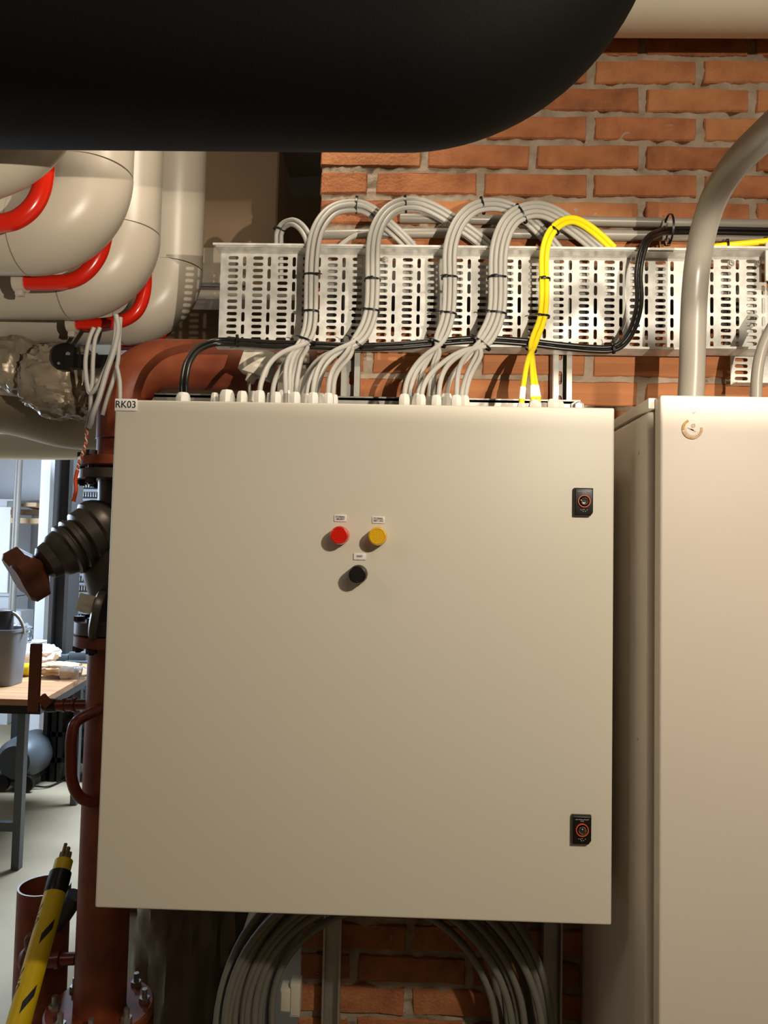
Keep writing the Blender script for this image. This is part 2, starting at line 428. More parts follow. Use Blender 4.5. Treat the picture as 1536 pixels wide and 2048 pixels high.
# lamps and button
def round_control(px, py, lens_m, kind, depth):
    x, z = onface(px, py); r = 0.0147
    base = add(kind, MB().lathe([(0, r), (depth*.5, r), (depth*.55, r*.97)], (x, 0, z), (0, -1, 0), 32), lens_m if kind != 'push_button' else m_blackp, cab)
    add('lens' if kind != 'push_button' else 'cap', MB().lathe([(depth*.5, r*.985), (depth*.85, r*.97), (depth*.97, r*.9), (depth, r*.78), (depth*.97, r*.72)], (x, 0, z), (0, -1, 0), 32), lens_m, base)
    return base
round_control(681, 1071, m_lred, 'indicator_lamp', 0.027)['label'] = 'red round indicator lamp'
round_control(756, 1073, m_lyel, 'indicator_lamp', 0.027)['label'] = 'yellow round indicator lamp'
round_control(717, 1148, m_blackp, 'push_button', 0.030)['label'] = 'black round push button'
for (px, py, tx) in ((681, 1036.5, 'STORING\nURGENT'), (757, 1040, 'STORING\nNIET URG'), (719.5, 1113, 'RESET')):
    x, z = onface(px, py)
    pl = add('caption_plate', MB().quad_box((x, -0.0012, z), (0.0195, 0.0022, 0.0105)), m_paper, cab, bevel=.0008); pl['label'] = 'white plate lettered '+tx.replace('\n', ' ')
    tm = text_mesh(tx, 0.0043, sx=0.82); tm.transform(Matrix.Translation((x, -0.0026, z+.0003))); add('lettering', tm, m_ink, pl)
for k, (px, py) in enumerate(((1165.5, 1004.5), (1161.5, 1657))):
    x, z = onface(px, py); wd, hh = 0.030, 0.0445
    out = []
    for a, b in ((-1, -1), (0.72, -1), (1, -.74), (1, 1), (-1, 1)):
        out.append((a, b))
    mb = MB()
    def ring(s, y): return [(x+a*wd/2*s, y, z+b*hh/2*(s if abs(b) == 1 else s)) for a, b in out]
    mb.rings([ring(1, 0), ring(1, -.005), ring(.93, -.0085)])
    lk = add('lock', mb, m_blackp, cab, bevel=.0012); lk['label'] = 'black lock plate with orange ring, ' + ('upper' if k == 0 else 'lower')
    zc = z+.001
    add('ring', MB().lathe([(0.0085, .0098), (.0105, .0098), (.0105, .0083), (.0085, .0083)], (x, 0, zc), (0, -1, 0), 32), m_orange, lk)
    add('key_barrel', MB().lathe([(0.0085, .0062), (.0115, .0062), (.0125, .005), (.0100, .004), (.0098, .0016), (.0125, .001)], (x, 0, zc), (0, -1, 0), 24), m_chrome, lk)
    mk = MB(); rr = random.Random(3)
    for j in range(11): mk.quad_box((x-.0095+j*.0019, -.0088, z+.0165+rr.uniform(-.0004, .0004)), (.0011, .0004, .0011))
    for j in range(3): mk.quad_box((x-.0020+j*.0019, -.0088, z+.0140), (.0010, .0004, .0010))
    for a, b in ((-.005, -.0125), (-.0025, -.0128), (0, -.0120), (.005, -.0126), (-.001, -.0152), (.0022, -.0148)): mk.quad_box((x+a, -.0088, z+b), (.0011, .0004, .0011))
    prop(add('printed_marks', mk, m_inkgrey, lk), kind='stuff')
# cable glands
glands = [(367, 30, 786, .10), (430, 17, 786, .15), (455, 32, 781, .12), (485, 23, 783, .07), (507, 22, 783, .13), (520, 24, 782, .08), (541, 17, 786, .15), (553, 24, 785, .07),
          (570, 30, 781, .13), (591, 24, 785, .07), (612, 18, 788, .15), (627, 24, 786, .08), (640, 22, 787, .14), (657, 23, 787, .07), (669, 17, 790, .13),
          (809, 24, 789, .07), (820, 18, 793, .13), (834, 28, 788, .14), (842, 22, 790, .07), (860, 20, 793, .12), (873, 22, 791, .07), (893, 27, 788, .15),
          (913, 23, 791, .08), (929, 22, 792, .12), (1043, 19, 806, .08), (1070, 27, 801, .09), (1087, 19, 806, .13), (1106, 26, 799, .09), (1120, 18, 804, .14)]
for (px, wpx, py, Y) in glands:
    p = at(px, py, Y); r = wpx/2*(Y-CAM.y)/FPX; z0 = 1.7205; h = p.z-z0; mb = MB()
    if h < 0.012: h = 0.012
    mb.lathe([(0, r*.9), (h*.25, r*.9)], (p.x, Y, z0), (0, 0, 1), 16)
    k = 12; rg = []
    for d, s in ((h*.25, 1.0), (h*.8, 1.0), (h*.93, .88), (h, .70)):
        rg.append([(p.x+math.cos(2*PI*j/k)*r*s*(1.0 if j % 2 else .93), Y+math.sin(2*PI*j/k)*r*s*(1.0 if j % 2 else .93), z0+d) for j in range(k)])
    mb.rings(rg); add('cable_gland', mb, m_gland, cab, bevel=0)
# rail behind the cabinet top and its nut
p0 = at(312, 797, .30); p1 = at(1158, 806, .30)
t = thing('mounting_rail', 'horizontal galvanised mounting rail behind the top of the RK03 cabinet', 'rail', (p0+p1)/2)
mb = MB(); zc = (p0.z+p1.z)/2
mb.bb(p0.x, p1.x, .288, .292, zc-.02, zc+.006); mb.bb(p0.x, p1.x, .288, .318, zc+.003, zc+.006); mb.bb(p0.x, p1.x, .288, .296, zc-.002, zc+.003)
add('channel', mb, m_strut, t, smooth=False)
p = at(1158, 812, .27)
add('nut', MB().lathe([(0, .014), (.004, .014), (.0041, .010), (.014, .010), (.016, .008)], (p.x, .286, p.z), (0, -1, 0), 6), m_steel, t)
add('foot_bolt', MB().lathe([(0, .010), (.012, .010)], (p.x-.02, .30, p.z), (0, 0, 1), 8), m_steel, t)

# ================================================================== TALL RIGHT CABINET
tc = thing('floor_cabinet', 'tall pale beige floor cabinet at the right edge with round gold sticker', 'cabinet', (1.15, 0.1, 0))
CX = 0.832; ZC = 1.735
add('body', MB().bb(CX, 1.63, -0.062, 0.318, 0.06, ZC-0.018), m_cab2, tc, bevel=.008, seg=3)
add('roof', MB().bb(CX-0.0005, 1.632, -0.066, 0.318, ZC-0.0155, ZC+.001), m_cab2, tc, bevel=.002)
add('door', MB().bb(CX+0.0085, 1.625, -0.092, -0.0665, 0.08, ZC), m_cab2, tc, bevel=.004, seg=3)
add('plinth', MB().bb(CX+.01, 1.62, -0.05, 0.31, 0, 0.0595), m_dkgrey, tc)
for y_ in (909, 1470):
    q = at(1283, y_, 0.0); pp = Vector((CX-.001, at(1283, y_, 0).y, at(1283, y_, 0).z))
    add('side_screw', MB().lathe([(0, .004), (.0015, .003)], (CX, -.02, q.z), (-1, 0, 0), 12), m_cab2, tc)
q = at(1384, 858, -.092); st = add('sticker', MB().cyl((q.x, -.0922, q.z), (q.x, -.0932, q.z), .0150, seg=40), m_stickw, tc); st['label'] = 'round white and gold sticker'
def arc_ring(cx, cz, r0, r1, a0, a1, y, n=20):
    mb = MB()
    for k in range(n):
        A, B = math.radians(a0+(a1-a0)*k/n), math.radians(a0+(a1-a0)*(k+1)/n); i = len(mb.v)
        for (a, r) in ((A, r0), (B, r0), (B, r1), (A, r1)): mb.v.append(Vector((cx+r*math.cos(a), y, cz+r*math.sin(a))))
        mb.f.append([i, i+1, i+2, i+3])
    return mb
g = arc_ring(q.x, q.z, .0112, .0150, 115, 190, -.0934); g2 = arc_ring(q.x, q.z, .0112, .0150, 196, 370, -.0934)
n = len(g.v); g.v += g2.v; g.f += [[i+n for i in f] for f in g2.f]
add('gold_band', g, m_gold, st, smooth=False)
tick = MB()
for k in range(30):
    a = math.radians(200+k*5.7)
    if rnd.random() < .75: tick.quad_box((q.x+.0131*math.cos(a), -.0936, q.z+.0131*math.sin(a)), (.0006, .0002, .0016), Matrix.Rotation(-(a-PI/2), 3, 'Y'))
for k in range(9):
    a = math.radians(30+k*9); tick.quad_box((q.x+.0131*math.cos(a), -.0936, q.z+.0131*math.sin(a)), (.0008, .0002, .0012), Matrix.Rotation(-(a-PI/2), 3, 'Y'))
prop(add('printed_marks', tick, m_stickw, st, smooth=False), kind='stuff')
em = arc_ring(q.x, q.z, .0094, .0099, 170, 330, -.0936)
em2 = MB().quad_box((q.x-.001, -.0936, q.z-.0012), (.0130, .0003, .0012), Matrix.Rotation(math.radians(25), 3, 'Y'))
em2.quad_box((q.x-.0005, -.0936, q.z-.0010), (.0050, .0003, .0020), Matrix.Rotation(math.radians(25), 3, 'Y'))
n = len(em.v); em.v += em2.v; em.f += [[i+n for i in f] for f in em2.f]
e3 = arc_ring(q.x+.0012, q.z+.0045, .0010, .0030, 0, 360, -.0936); n = len(em.v); em.v += e3.v; em.f += [[i+n for i in f] for f in e3.f]
e4 = MB().quad_box((q.x+.0034, -.0936, q.z+.0066), (.0012, .0003, .0024)); n = len(em.v); em.v += e4.v; em.f += [[i+n for i in f] for f in e4.f]
add('emblem', em, m_tan, st, smooth=False)
sc_ = at(1388, 825, -.092); sm = MB()
sm.v += [Vector((sc_.x+a, -.0922, sc_.z+b)) for a, b in ((-.003, .001), (0, .0008), (.0028, .0032), (.0026, 0), (.0008, -.0022), (-.002, -.0024))]; sm.f.append([0, 1, 2, 3, 4, 5])
add('paint_chip', sm, m_inkgrey, tc, smooth=False)
p = at(1336, 783, .02)
add('bolt_head', MB().lathe([(0, .010), (.008, .010), (.010, .009)], (p.x, .02, ZC+.001), (0, 0, 1), 20), m_steel, tc)
add('bolt_head', MB().lathe([(0, .012), (.004, .012), (.006, .010)], (1.06, .02, ZC+.001), (0, 0, 1), 20), m_cab2, tc)

# ================================================================== CABLE TRAY
TY = 0.275; RF = 0.225
def tray(x0, x1, zb, zt, label, skip_first=0.0, phase=None):
    t = thing('cable_tray', label, 'cable tray', ((x0+x1)/2, TY, zb), 'perforated cable trays')
    W_, H_ = x1-x0, zt-zb
    sp = [[(0, 0), (W_, 0), (W_, H_), (0, H_)]]
    per = 0.0499; ph = 0.0255 if phase is None else phase
    k = 0
    while True:
        cx = ph+k*per; k += 1
        if cx-.012 > W_: break
        if cx-0.011 > 0.003 and cx+.011 < W_-.003:
            for r in range(15): sp.append(pill(cx, H_-.0085-r*.01262, .0208, .0072))
        cx2 = cx+.0225
        if cx2-.006 > 0 and cx2+.005 < W_:
            zt_ = H_-.0053; L = [.020, .020, .020, .0322, .020, .020, .020]; gaps = .0052; zz = zt_
            for l in L:
                sp.append(pill(cx2, zz-l/2, l, .0068, True)); zz -= l+gaps
                if zz-l < 0.001: break
    me = curve_mesh('tray_panel', sp, 0.0007); me.transform(Matrix.Translation((x0, TY, zb)))
    add('perforated_panel', me, m_galv, t)
    for zz, s, nm in ((zt, 1, 'upper_rim'), (zb, -1, 'lower_rim')):
        mb = MB(); mb.bb(x0-.004 if s == 1 else x0, x1, RF, TY-.0008, zz, zz+.0012*s)
        mb.bb(x0-.004 if s == 1 else x0, x1, RF-.0004, RF+.0016, zz-.0030*s, zz+.0012*s)
        mb.bb(x0, x1, RF+.0075, RF+.0085, zz-.0030*s, zz)
        add(nm, mb, m_galv, t, smooth=False)
    return t
zb_, zt_ = 1.8925, 2.0865
t1 = tray(0.0925, 1.018, zb_, zt_, 'long perforated galvanised cable tray behind the looped cable bundles')
t2 = tray(1.0215, 1.173, zb_+.003, zt_+.005, 'short perforated galvanised cable tray right of the thick grey conduit', phase=.0225)
for (px, py, tt) in ((770, 519, t1), (1463, 526, t2), (1517, 527, t2)):
    p = at(px, py, TY-.004)
    mb = MB().lathe([(0, .0075), (.0015, .0075), (.0016, .0052), (.0065, .0050), (.0068, .0028), (.0095, .0026)], (p.x, TY-.0007, p.z), (0, -1, 0), 6)
    add('bolt', mb, m_steel, tt)
# bright flat joint plate at the right edge, lower vertical tray piece
p = at(1529, 480, .235)
t = thing('joint_plate', 'folded bright metal joint plate at the right frame edge beside the short tray', 'bracket', (p.x, .25, p.z-.04))
add('plate', MB().bb(p.x+.001, p.x+.60, .232, .236, at(1530, 562, .235).z, at(1530, 486, .235).z), m_galv, t)
sp = [[(0, 0), (.075, 0), (.075, .19), (0, .19)]]
for k in range(13): sp.append(pill(.021, .013+k*.0126, .026, .0072))
for k in range(6): sp.append(pill(.052, .02+k*.028, .020, .0065, True))
p = at(1461, 770, .30)
me = curve_mesh('tray', sp, .0007); me.transform(Matrix.Translation((p.x, .30, p.z)))
t = thing('cable_tray', 'small perforated tray piece hanging below the short tray', 'cable tray', (p.x+.03, .3, p.z))
add('perforated_panel', me, m_galv, t); add('lower_rim', MB().bb(p.x, p.x+.075, .27, .301, p.z-.0015, p.z), m_galv, t, smooth=False)
# flat metal strip and dark strip added as shade between tray and wall
t = thing('backing_strip', 'flat pale metal strip behind the top holes of the long tray', 'metal strip', (.7, .30, 2.03))
add('strip', MB().bb(WX0+.02, 1.165, .303, .306, 2.022, 2.082), m_strut, t)
for k in range(5): add('spacer', MB().bb(WX0+.08+k*.18, WX0+.10+k*.18, .3065, .326, 2.04, 2.06), m_strut, t)
prop(add('shade_strip', MB().bb(WX0+.01, 1.30, .302, .327, 1.957, 2.016), m_dkcol, None, bevel=.002), 'dark strip standing in for shade behind the middle holes of the long tray', 'shade strip')
# struts
def strut(px, ytop, ybot, label, wd=.036):
    a = at(px, (ytop+ybot)/2, .30); z1 = at(px, ytop, .30).z; z0 = at(px, ybot, .30).z; x = a.x
    t = thing('strut_channel', label, 'strut', (x, .31, z0), 'vertical strut channels on the wall')
    sp = [[(-wd/2, 0), (wd/2, 0), (wd/2, z1-z0), (-wd/2, z1-z0)]]
    k = 0.03
    while k < z1-z0-.03: sp.append(pill(0, k, .028, .011, True)); k += .05
    me = curve_mesh('web', sp, .0006); me.transform(Matrix.Translation((x, .322, z0))); add('web', me, m_strut, t)
    for s in (-1, 1):
        mb = MB(); mb.bb(x+s*wd/2-.001, x+s*wd/2+.001, .293, .322, z0, z1)
        a_, b_ = sorted((x+s*wd/2, x+s*(wd/2-.010))); mb.bb(a_, b_, .2905, .2925, z0, z1)
        add('flange', mb, m_strut, t, smooth=False)
strut(703, 520, 830, 'galvanised strut channel behind the second cable loop, above the RK03 cabinet')
strut(1124, 520, 830, 'galvanised strut channel right of the yellow cables, above the RK03 cabinet')
def rail(px0, px1, ytop, ybot, label, Y=.30):
    x0, x1 = at(px0, 1950, Y).x, at(px1, 1950, Y).x; z1, z0 = at(px0, ytop, Y).z, 0.45
    t = thing('strut_channel', label, 'strut', ((x0+x1)/2, Y, z0), 'vertical strut channels under the cabinet')
    add('web', MB().bb(x0, x1, Y+.018, Y+.020, z0, z1), m_strut, t)
    for x in (x0, x1): add('flange', MB().bb(x-.002, x+.002, Y-.004, Y+.018, z0, z1), m_strut, t)
rail(647, 679, 1800, 2048, 'narrow metal rail on the dark bricks inside the cable coil')
rail(1088, 1122, 1800, 2048, 'dark metal rail beside the lit brick strip under the cabinet')

# horizontal grey conduits along the wall
def conduit(pts, r, label, m=m_conduit, name='conduit', grp=None, cat='conduit', seg=20):
    o = prop(add(name, MB().tube(spline(P3(pts), 10), r, seg), m), label, cat, grp); return o
conduit([(800, 436, .312), (1100, 441, .312), (1345, 446, .312), (1600, 449, .312), (2300, 452, .312)], .0098, 'upper thin grey conduit along the bricks above the tray')
conduit([(636, 469, .312), (900, 466, .312), (1200, 470, .312), (1400, 473, .312), (1600, 475, .312), (2300, 478, .312)], .0098, 'lower thin grey conduit just above the tray rim')
conduit([(672, 500, .299), (690, 484, .298), (715, 470, .296), (760, 466, .296), (800, 474, .296), (830, 488, .297)], .0052, 'grey cable humped over the tray rim behind the second loop', m_cable, 'cable', cat='cable')
prop(add('coupling', MB().cyl(at(1197, 470, .312), at(1265, 471, .312), .0112, seg=20), m_conduit), 'short grey coupling sleeve on the lower thin conduit by the yellow loop', 'coupling')
conduit([(370, 588, 1.40), (600, 592, 1.40)], .015, 'pale thin pipe under the wall header, left of the tray', m_cream, 'pipe', cat='pipe')
for k, (py, Y) in enumerate(((590, .315), (602, .31), (614, .315), (628, .31), (645, .315), (660, .31), (675, .315), (690, .315))):
    conduit([(1450, py-2, Y), (1500, py, Y), (1560, py+1, Y), (1640, py+2, Y), (2200, py+2, Y)], .0045, 'grey cable running behind the short tray, '+['topmost', 'second', 'third', 'fourth', 'fifth', 'sixth', 'seventh', 'lowest'][k]+' of the stack at the right edge', m_cable, 'cable', 'cables behind the short tray', 'cable', 8)
# thick conduit into the tall cabinet
pts = [(1381, 800, .045), (1384, 740, .045), (1386, 660, .044), (1389, 590, .038), (1396, 520, .020), (1410, 450, -.02), (1434, 385, -.08), (1474, 325, -.16), (1530, 270, -.25), (1590, 222, -.34), (1700, 165, -.42), (2000, 110, -.44), (2500, 90, -.44)]
conduit(pts, .0205, 'thick grey plastic conduit bending up from the tall right cabinet')
conduit([(1512, 800, .10), (1514, 750, .10), (1522, 705, .10), (1538, 665, .10), (1565, 620, .10)], .0095, 'thin grey conduit at the right edge rising from the tall cabinet', grp=None)

# ================================================================== CABLES
RC = 0.0046
def offset_path(center, o1, o2, n=7):
    c = spline(P3(center), n); out = []
    for i, p in enumerate(c):
        T = (c[min(i+1, len(c)-1)]-c[max(i-1, 0)]).normalized()
        N1 = T.cross(Vector((0, 1, 0))).normalized(); N2 = N1.cross(T).normalized()
        if N2.y > 0: pass
        out.append(p+N1*o1+N2*o2)
    return out
ORD = ['first', 'second', 'third', 'fourth', 'fifth', 'sixth']
def tie(px, py, Y, tdir, hw, hh, label, tail=1, head_a=0.0):
    """tdir: bundle direction in the picture plane (dx, dy up)"""
    c = at(px, py, Y); T = Vector((tdir[0], 0, tdir[1])).normalized(); N1 = T.cross(Vector((0, 1, 0))).normalized(); N2 = Vector((0, 1, 0))
    t = thing('cable_tie', label, 'cable tie', c, 'black cable ties')
    rg = []; K = 28
    for k in range(K):
        a = 2*PI*k/K; d = N1*math.cos(a)*hw+N2*math.sin(a)*hh; nd = (N1*math.cos(a)/hw+N2*math.sin(a)/hh).normalized()
        rg.append([c+d-T*.0020, c+d+nd*.0011-T*.0020, c+d+nd*.0011+T*.0020, c+d+T*.0020])
    add('strap', MB().rings(rg, False, True), m_tie, t)
    a = head_a; hp = c+N1*math.cos(a)*hw*.98-N2*abs(math.sin(a))*hh*1.05
    M3 = Matrix((N1, N2, T)).transposed()
    add('head', MB().quad_box(hp-N2*.002, (.0062, .005, .0052), M3), m_tie, t, bevel=.0006)
    if tail: add('tail', MB().tube([hp-N2*.002, hp+N1*.006*tail-N2*.006, hp+N1*.010*tail-N2*.007-T*.002], .0011, 6), m_tie, t)

def bundle(desc, fans, center, offs, ties, m, r=RC, word='grey', grp=None):
    for i, fan in enumerate(fans):
        o1, o2 = offs[i]
        body = offset_path(center, o1, o2)
        fp = P3(fan); b0 = body[0]; t0 = (body[1]-body[0]).normalized()
        z0 = fp[0].copy(); z0.z = 1.722
        pts = [z0]+fp+[b0]
        path = relax(spline(pts, 7)[:-1]+body, 16)
        mb = MB().tube(path, r, 10)
        prop(add('cable', mb, m), f'{word} cable of the {desc}, {ORD[i]} from the left at its cabinet entry', 'cable', grp or f'{word} cables of the {desc}')
    for tt in ties: tie(*tt)
f_, b_ = .08, .15
D = RC*2
# loop 1
c1 = [(611, 684, .208), (620, 655, .212), (622, 622, .213), (622.5, 585, .213), (623, 551, .213), (624, 520, .212), (630, 472, .206), (647, 438, .215), (672, 416, .232), (713, 411, .255), (742, 421, .268), (765, 441, .277), (789, 462, .285), (815, 487, .296), (840, 520, .297)]
bundle('leftmost large loop', [
    [(519.5, 781, f_), (522.6, 764, f_), (534.5, 732.5, .10), (555, 710.5, .14), (582, 697, .18)],
    [(544.6, 785, .14), (551, 756, .15), (563, 735, .17), (580, 712, .19)],
    [(571.7, 780, .12), (570, 748, .13), (575, 719, .16), (588.6, 699, .19)],
    [(579.5, 780, .13), (579, 748, .14), (585, 718, .17), (597, 699, .195)]],
    c1, [(-D, -.001), (0, -.0058), (D, -.001), (0, .0040)],
    [(616, 682, .207, (.35, .9), .0150, .0112, 'black cable tie at the lowest binding of the leftmost large grey loop', 1, .3),
     (622, 624, .2125, (0, 1), .0150, .0112, 'black cable tie at mid height of the leftmost grey bundle, lower of two', -1, .3),
     (622, 551, .2125, (0, 1), .0150, .0112, 'black cable tie high on the leftmost grey bundle, upper of two', -1, 2.6),
     (713, 411, .255, (1, -.05), .0150, .0112, 'black cable tie on the crest of the leftmost large grey loop', 0, .3)], m_cable)
# small loop joining bundle 1
small = [(557, 560, .298), (556.7, 484, .296), (558, 463, .290), (567, 447, .275), (584, 441, .250), (601, 451, .228), (614, 471, .216), (621, 500, .2165), (622, 540, .2175), (622, 600, .2175), (619, 660, .2165), (610, 690, .2110), (598, 712, .195), (592, 735, .175), (588, 760, .155), (586, 800, .145)]
for i, (o1, wd) in enumerate(((-.0049, 'outer'), (.0049, 'inner'))):
    prop(add('cable', MB().tube(offset_path(small, o1, .0052)+([Vector(at(590+i*9, 800, .15))] if 0 else []), RC, 10), m_cable), f'{wd} grey cable of the small low loop left of the large loops', 'cable', 'grey cables of the small loop')
tie(558, 459, .292, (.3, 1), .0115, .007, 'black cable tie on the small low loop at far left above the tray', 0, 2.9)
# loop 2
c2 = [(713, 687, .203), (731, 660, .210), (742, 628, .212), (745, 590, .213), (745.5, 556, .213), (745.5, 511, .212), (749, 473, .206), (762, 440, .212), (783, 418, .225), (811, 409, .245), (843, 410, .262), (880, 426, .272), (914, 449, .282), (952, 475, .292), (985, 505, .297)]
bundle('second large loop', [
    [(603, 789, .15), (612, 752, .16), (634, 720, .175), (665, 703, .19)],
    [(612, 789, .15), (619, 755, .16), (637, 728, .18), (668, 706, .195)],
    [(625, 787, f_), (630, 755, .09), (643, 722, .12), (672, 699, .17)],
    [(634, 787, .14), (641, 755, .15), (652, 730, .17), (675, 706, .19)],
    [(656, 788, f_), (659, 755, .09), (672, 728, .13), (693, 707, .18)],
    [(666, 788, .13), (669, 755, .14), (682, 732, .16), (703, 711, .19)]],
    c2, [(-D, -.0045), (-D*.9, .0047), (0, -.0052), (0, .0045), (D, -.0045), (D*.9, .0047)],
    [(713, 687, .2035, (.6, .8), .0152, .0112, 'black cable tie at the lowest binding of the second grey loop from left', 1, .4),
     (743, 622, .2125, (.1, 1), .0152, .0112, 'black cable tie with a shiny top at mid height of the second grey bundle', 1, .5),
     (745, 560, .2130, (0, 1), .0152, .0112, 'black cable tie high on the second grey bundle, above the shiny one', 1, 1.5),
     (811, 410, .245, (1, .1), .0152, .0112, 'black cable tie on the crest of the second and highest grey loop', 0, .4)], m_cable)
# loop 3
c3 = [(876, 686, .203), (888, 660, .209), (897, 628, .212), (899, 590, .213), (899.5, 553, .213), (898.5, 520, .212), (901, 489, .207), (914, 452, .212), (937, 424, .224), (964, 413, .244), (995, 411, .258), (1023, 420, .266), (1052, 436, .275), (1090, 474, .292), (1115, 505, .297)]
bundle('third large loop', [
    [(808.6, 789, f_), (815, 757, .09), (835, 725, .12), (858, 704, .17)],
    [(819, 792, .13), (826, 757, .14), (842, 729, .16), (862, 707, .185)],
    [(836, 787, .14), (842, 752, .15), (852, 726, .17), (868, 703, .19)],
    [(859, 793, .12), (861, 762, .13), (866, 728, .16), (875, 703, .19)],
    [(866, 793, .12), (867, 758, .13), (872, 724, .16), (881, 703, .19)]],
    c3, [(-D, -.0045), (-D*.5, .0047), (0, -.0056), (D*.5, .0047), (D, -.0045)],
    [(876, 687, .2035, (.4, .9), .0152, .0112, 'black cable tie at the lowest binding of the third grey loop', 1, .4),
     (897, 628, .2125, (.1, 1), .0152, .0112, 'black cable tie at mid height of the third grey bundle, lower of two', 1, .5),
     (899, 556, .2130, (0, 1), .0152, .0112, 'black cable tie high on the third grey bundle, upper of two', 1, 1.0),
     (965, 413, .244, (1, .25), .0152, .0112, 'black cable tie on the crest of the third grey loop', 0, .3)], m_cable)
# loop 4
c4 = [(962, 690, .203), (980, 662, .209), (993, 628, .212), (995.5, 590, .213), (995.5, 556, .213), (995.5, 520, .212), (999, 489, .207), (1010, 458, .210), (1025, 437, .218), (1043, 427, .228), (1063, 421, .240), (1086, 422, .252), (1109, 431, .262), (1134, 447, .273), (1170, 474, .288), (1200, 500, .297)]
bundle('fourth large loop', [
    [(842.5, 789, f_), (851, 762, .085), (871, 737, .11), (905, 711, .15), (938, 697, .18)],
    [(877, 790, .08), (882, 756, .09), (895, 730, .12), (918, 711, .16), (944, 699, .18)],
    [(893, 788, .15), (900, 760, .155), (914, 737, .17), (936, 716, .19)],
    [(913, 790, .08), (914.5, 758, .09), (920, 730, .12), (935, 708, .17)],
    [(922, 791, .12), (930, 758, .13), (941.5, 731, .16), (954, 708, .19)],
    [(930, 792, .12), (939, 756, .13), (952, 730, .16), (965, 706, .19)]],
    c4, [(-D*1.45, -.0035), (-D*.5, -.0052), (-D*.7, .0045), (D*.5, -.0052), (D*.6, .0045), (D*1.45, -.0035)],
    [(964, 688, .2035, (.6, .8), .0190, .0112, 'black cable tie at the lowest binding of the fourth grey loop', 1, .4),
     (993, 627, .2125, (.1, 1), .0190, .0112, 'black cable tie with a shiny top at mid height of the fourth, widest bundle', 1, .5),
     (995, 556, .2130, (0, 1), .0190, .0112, 'black cable tie high on the fourth, widest grey bundle', 1, 1.3),
     (1043, 429, .228, (.85, .5), .0190, .0112, 'black cable tie on the crest of the fourth grey loop', 0, .3)], m_cable)
# yellow loop
cyl_ = [(1063, 697, .206), (1072, 668, .211), (1084, 642, .213), (1088, 600, .214), (1088, 560, .214), (1087, 520, .213), (1091, 489, .207), (1101, 466, .212), (1113, 453, .225), (1130, 443, .242), (1150, 441, .256), (1175, 454, .270), (1200, 474, .284), (1225, 498, .296)]
ysl = [(1043, 806, f_), (1046, 775, .09), (1052, 735, .13), (1058, 712, .17)], [(1066, 801, .09), (1066, 772, .10), (1063, 735, .14), (1064, 712, .18)], [(1077, 801, .10), (1072, 772, .11), (1066, 735, .15), (1065, 712, .19)]
bundle('yellow loop', ysl, cyl_, [(-.0048, -.003), (.0048, -.003), (0, .0048)],
    [(1062, 699, .206, (.35, .9), .0105, .0092, 'black cable tie at the lowest binding of the yellow cables', 0, .4),
     (1088, 633, .2135, (.1, 1), .0105, .0092, 'black cable tie at mid height of the yellow cables, lower of two', 1, .5),
     (1089, 559, .2140, (0, 1), .0105, .0092, 'black cable tie high on the yellow cables, upper of two', 1, 1.3),
     (1108, 461, .218, (.6, .75), .0105, .0092, 'black cable tie near the crest of the yellow loop', 0, .3)], m_yel, .0048, 'yellow')
for i, (fan, ya, yb) in enumerate(((ysl[0], 772, 798), (ysl[1], 768, 795), (ysl[2], 765, 785))):
    p0, p1 = P3([fan[0], fan[1]]); a = (p1-p0)
    q0 = p0+a*.20; q1 = p0+a*.98
    prop(add('marker_sleeve', MB().cyl(q0, q1, .0056, seg=12), m_paper), f'white marker sleeve on the {ORD[i]} yellow cable above the RK03 cabinet', 'cable marker', 'white cable markers')
# yellow cable at right, over the short tray
conduit([(1415, 497, .29), (1440, 492, .285), (1480, 488, .28), (1540, 482, .275), (1600, 476, .27), (2200, 470, .27)], .0062, 'yellow cable lying over the short tray at the right edge', m_yel, 'cable', cat='cable')
tie(1453, 491, .284, (1, .05), .0085, .0085, 'black cable tie on the yellow cable above the short tray at right', 0, .3)
# black cable pair
blk = [(367, 806, .10), (366, 782, .10), (367, 757, .105), (375, 722, .13), (396, 695, .17), (430, 683, .207), (475, 683, .211), (540, 687, .213), (600, 688, .2130), (650, 690, .2145), (715, 693, .2150), (800, 690, .2145), (880, 683, .2150), (960, 678, .2150), (1050, 683, .2145), (1120, 691, .213), (1190, 697, .212), (1226, 696, .210), (1249, 683, .207), (1266, 657, .205), (1277, 622, .206), (1280, 590, .207), (1278, 550, .207), (1283, 512, .204), (1294, 482, .205), (1310, 467, .225), (1335, 460, .27), (1380, 459, .285), (1460, 460, .288), (1600, 462, .29), (2200, 464, .29)]
for i, (o1, wd) in enumerate(((-.0042, 'upper'), (.0042, 'lower'))):
    prop(add('cable', MB().tube(offset_path(blk, o1, .004), .0040, 10), m_blk), f'{wd} strand of the black cable pair strung along the tray front', 'cable', 'black cable pair')
for a in ((475, 683, .211, (1, 0), .0095, .006, 'black cable tie on the black cables near the left tray end', 0, .3), (1226, 697, .210, (1, .2), .0095, .006, 'black cable tie on the black cables at their lower right corner', 1, .3),
          (1337, 460, .285, (1, 0), .030, .028, 'large black cable tie looped around conduits and black cables', 1, PI)):
    tie(*a)

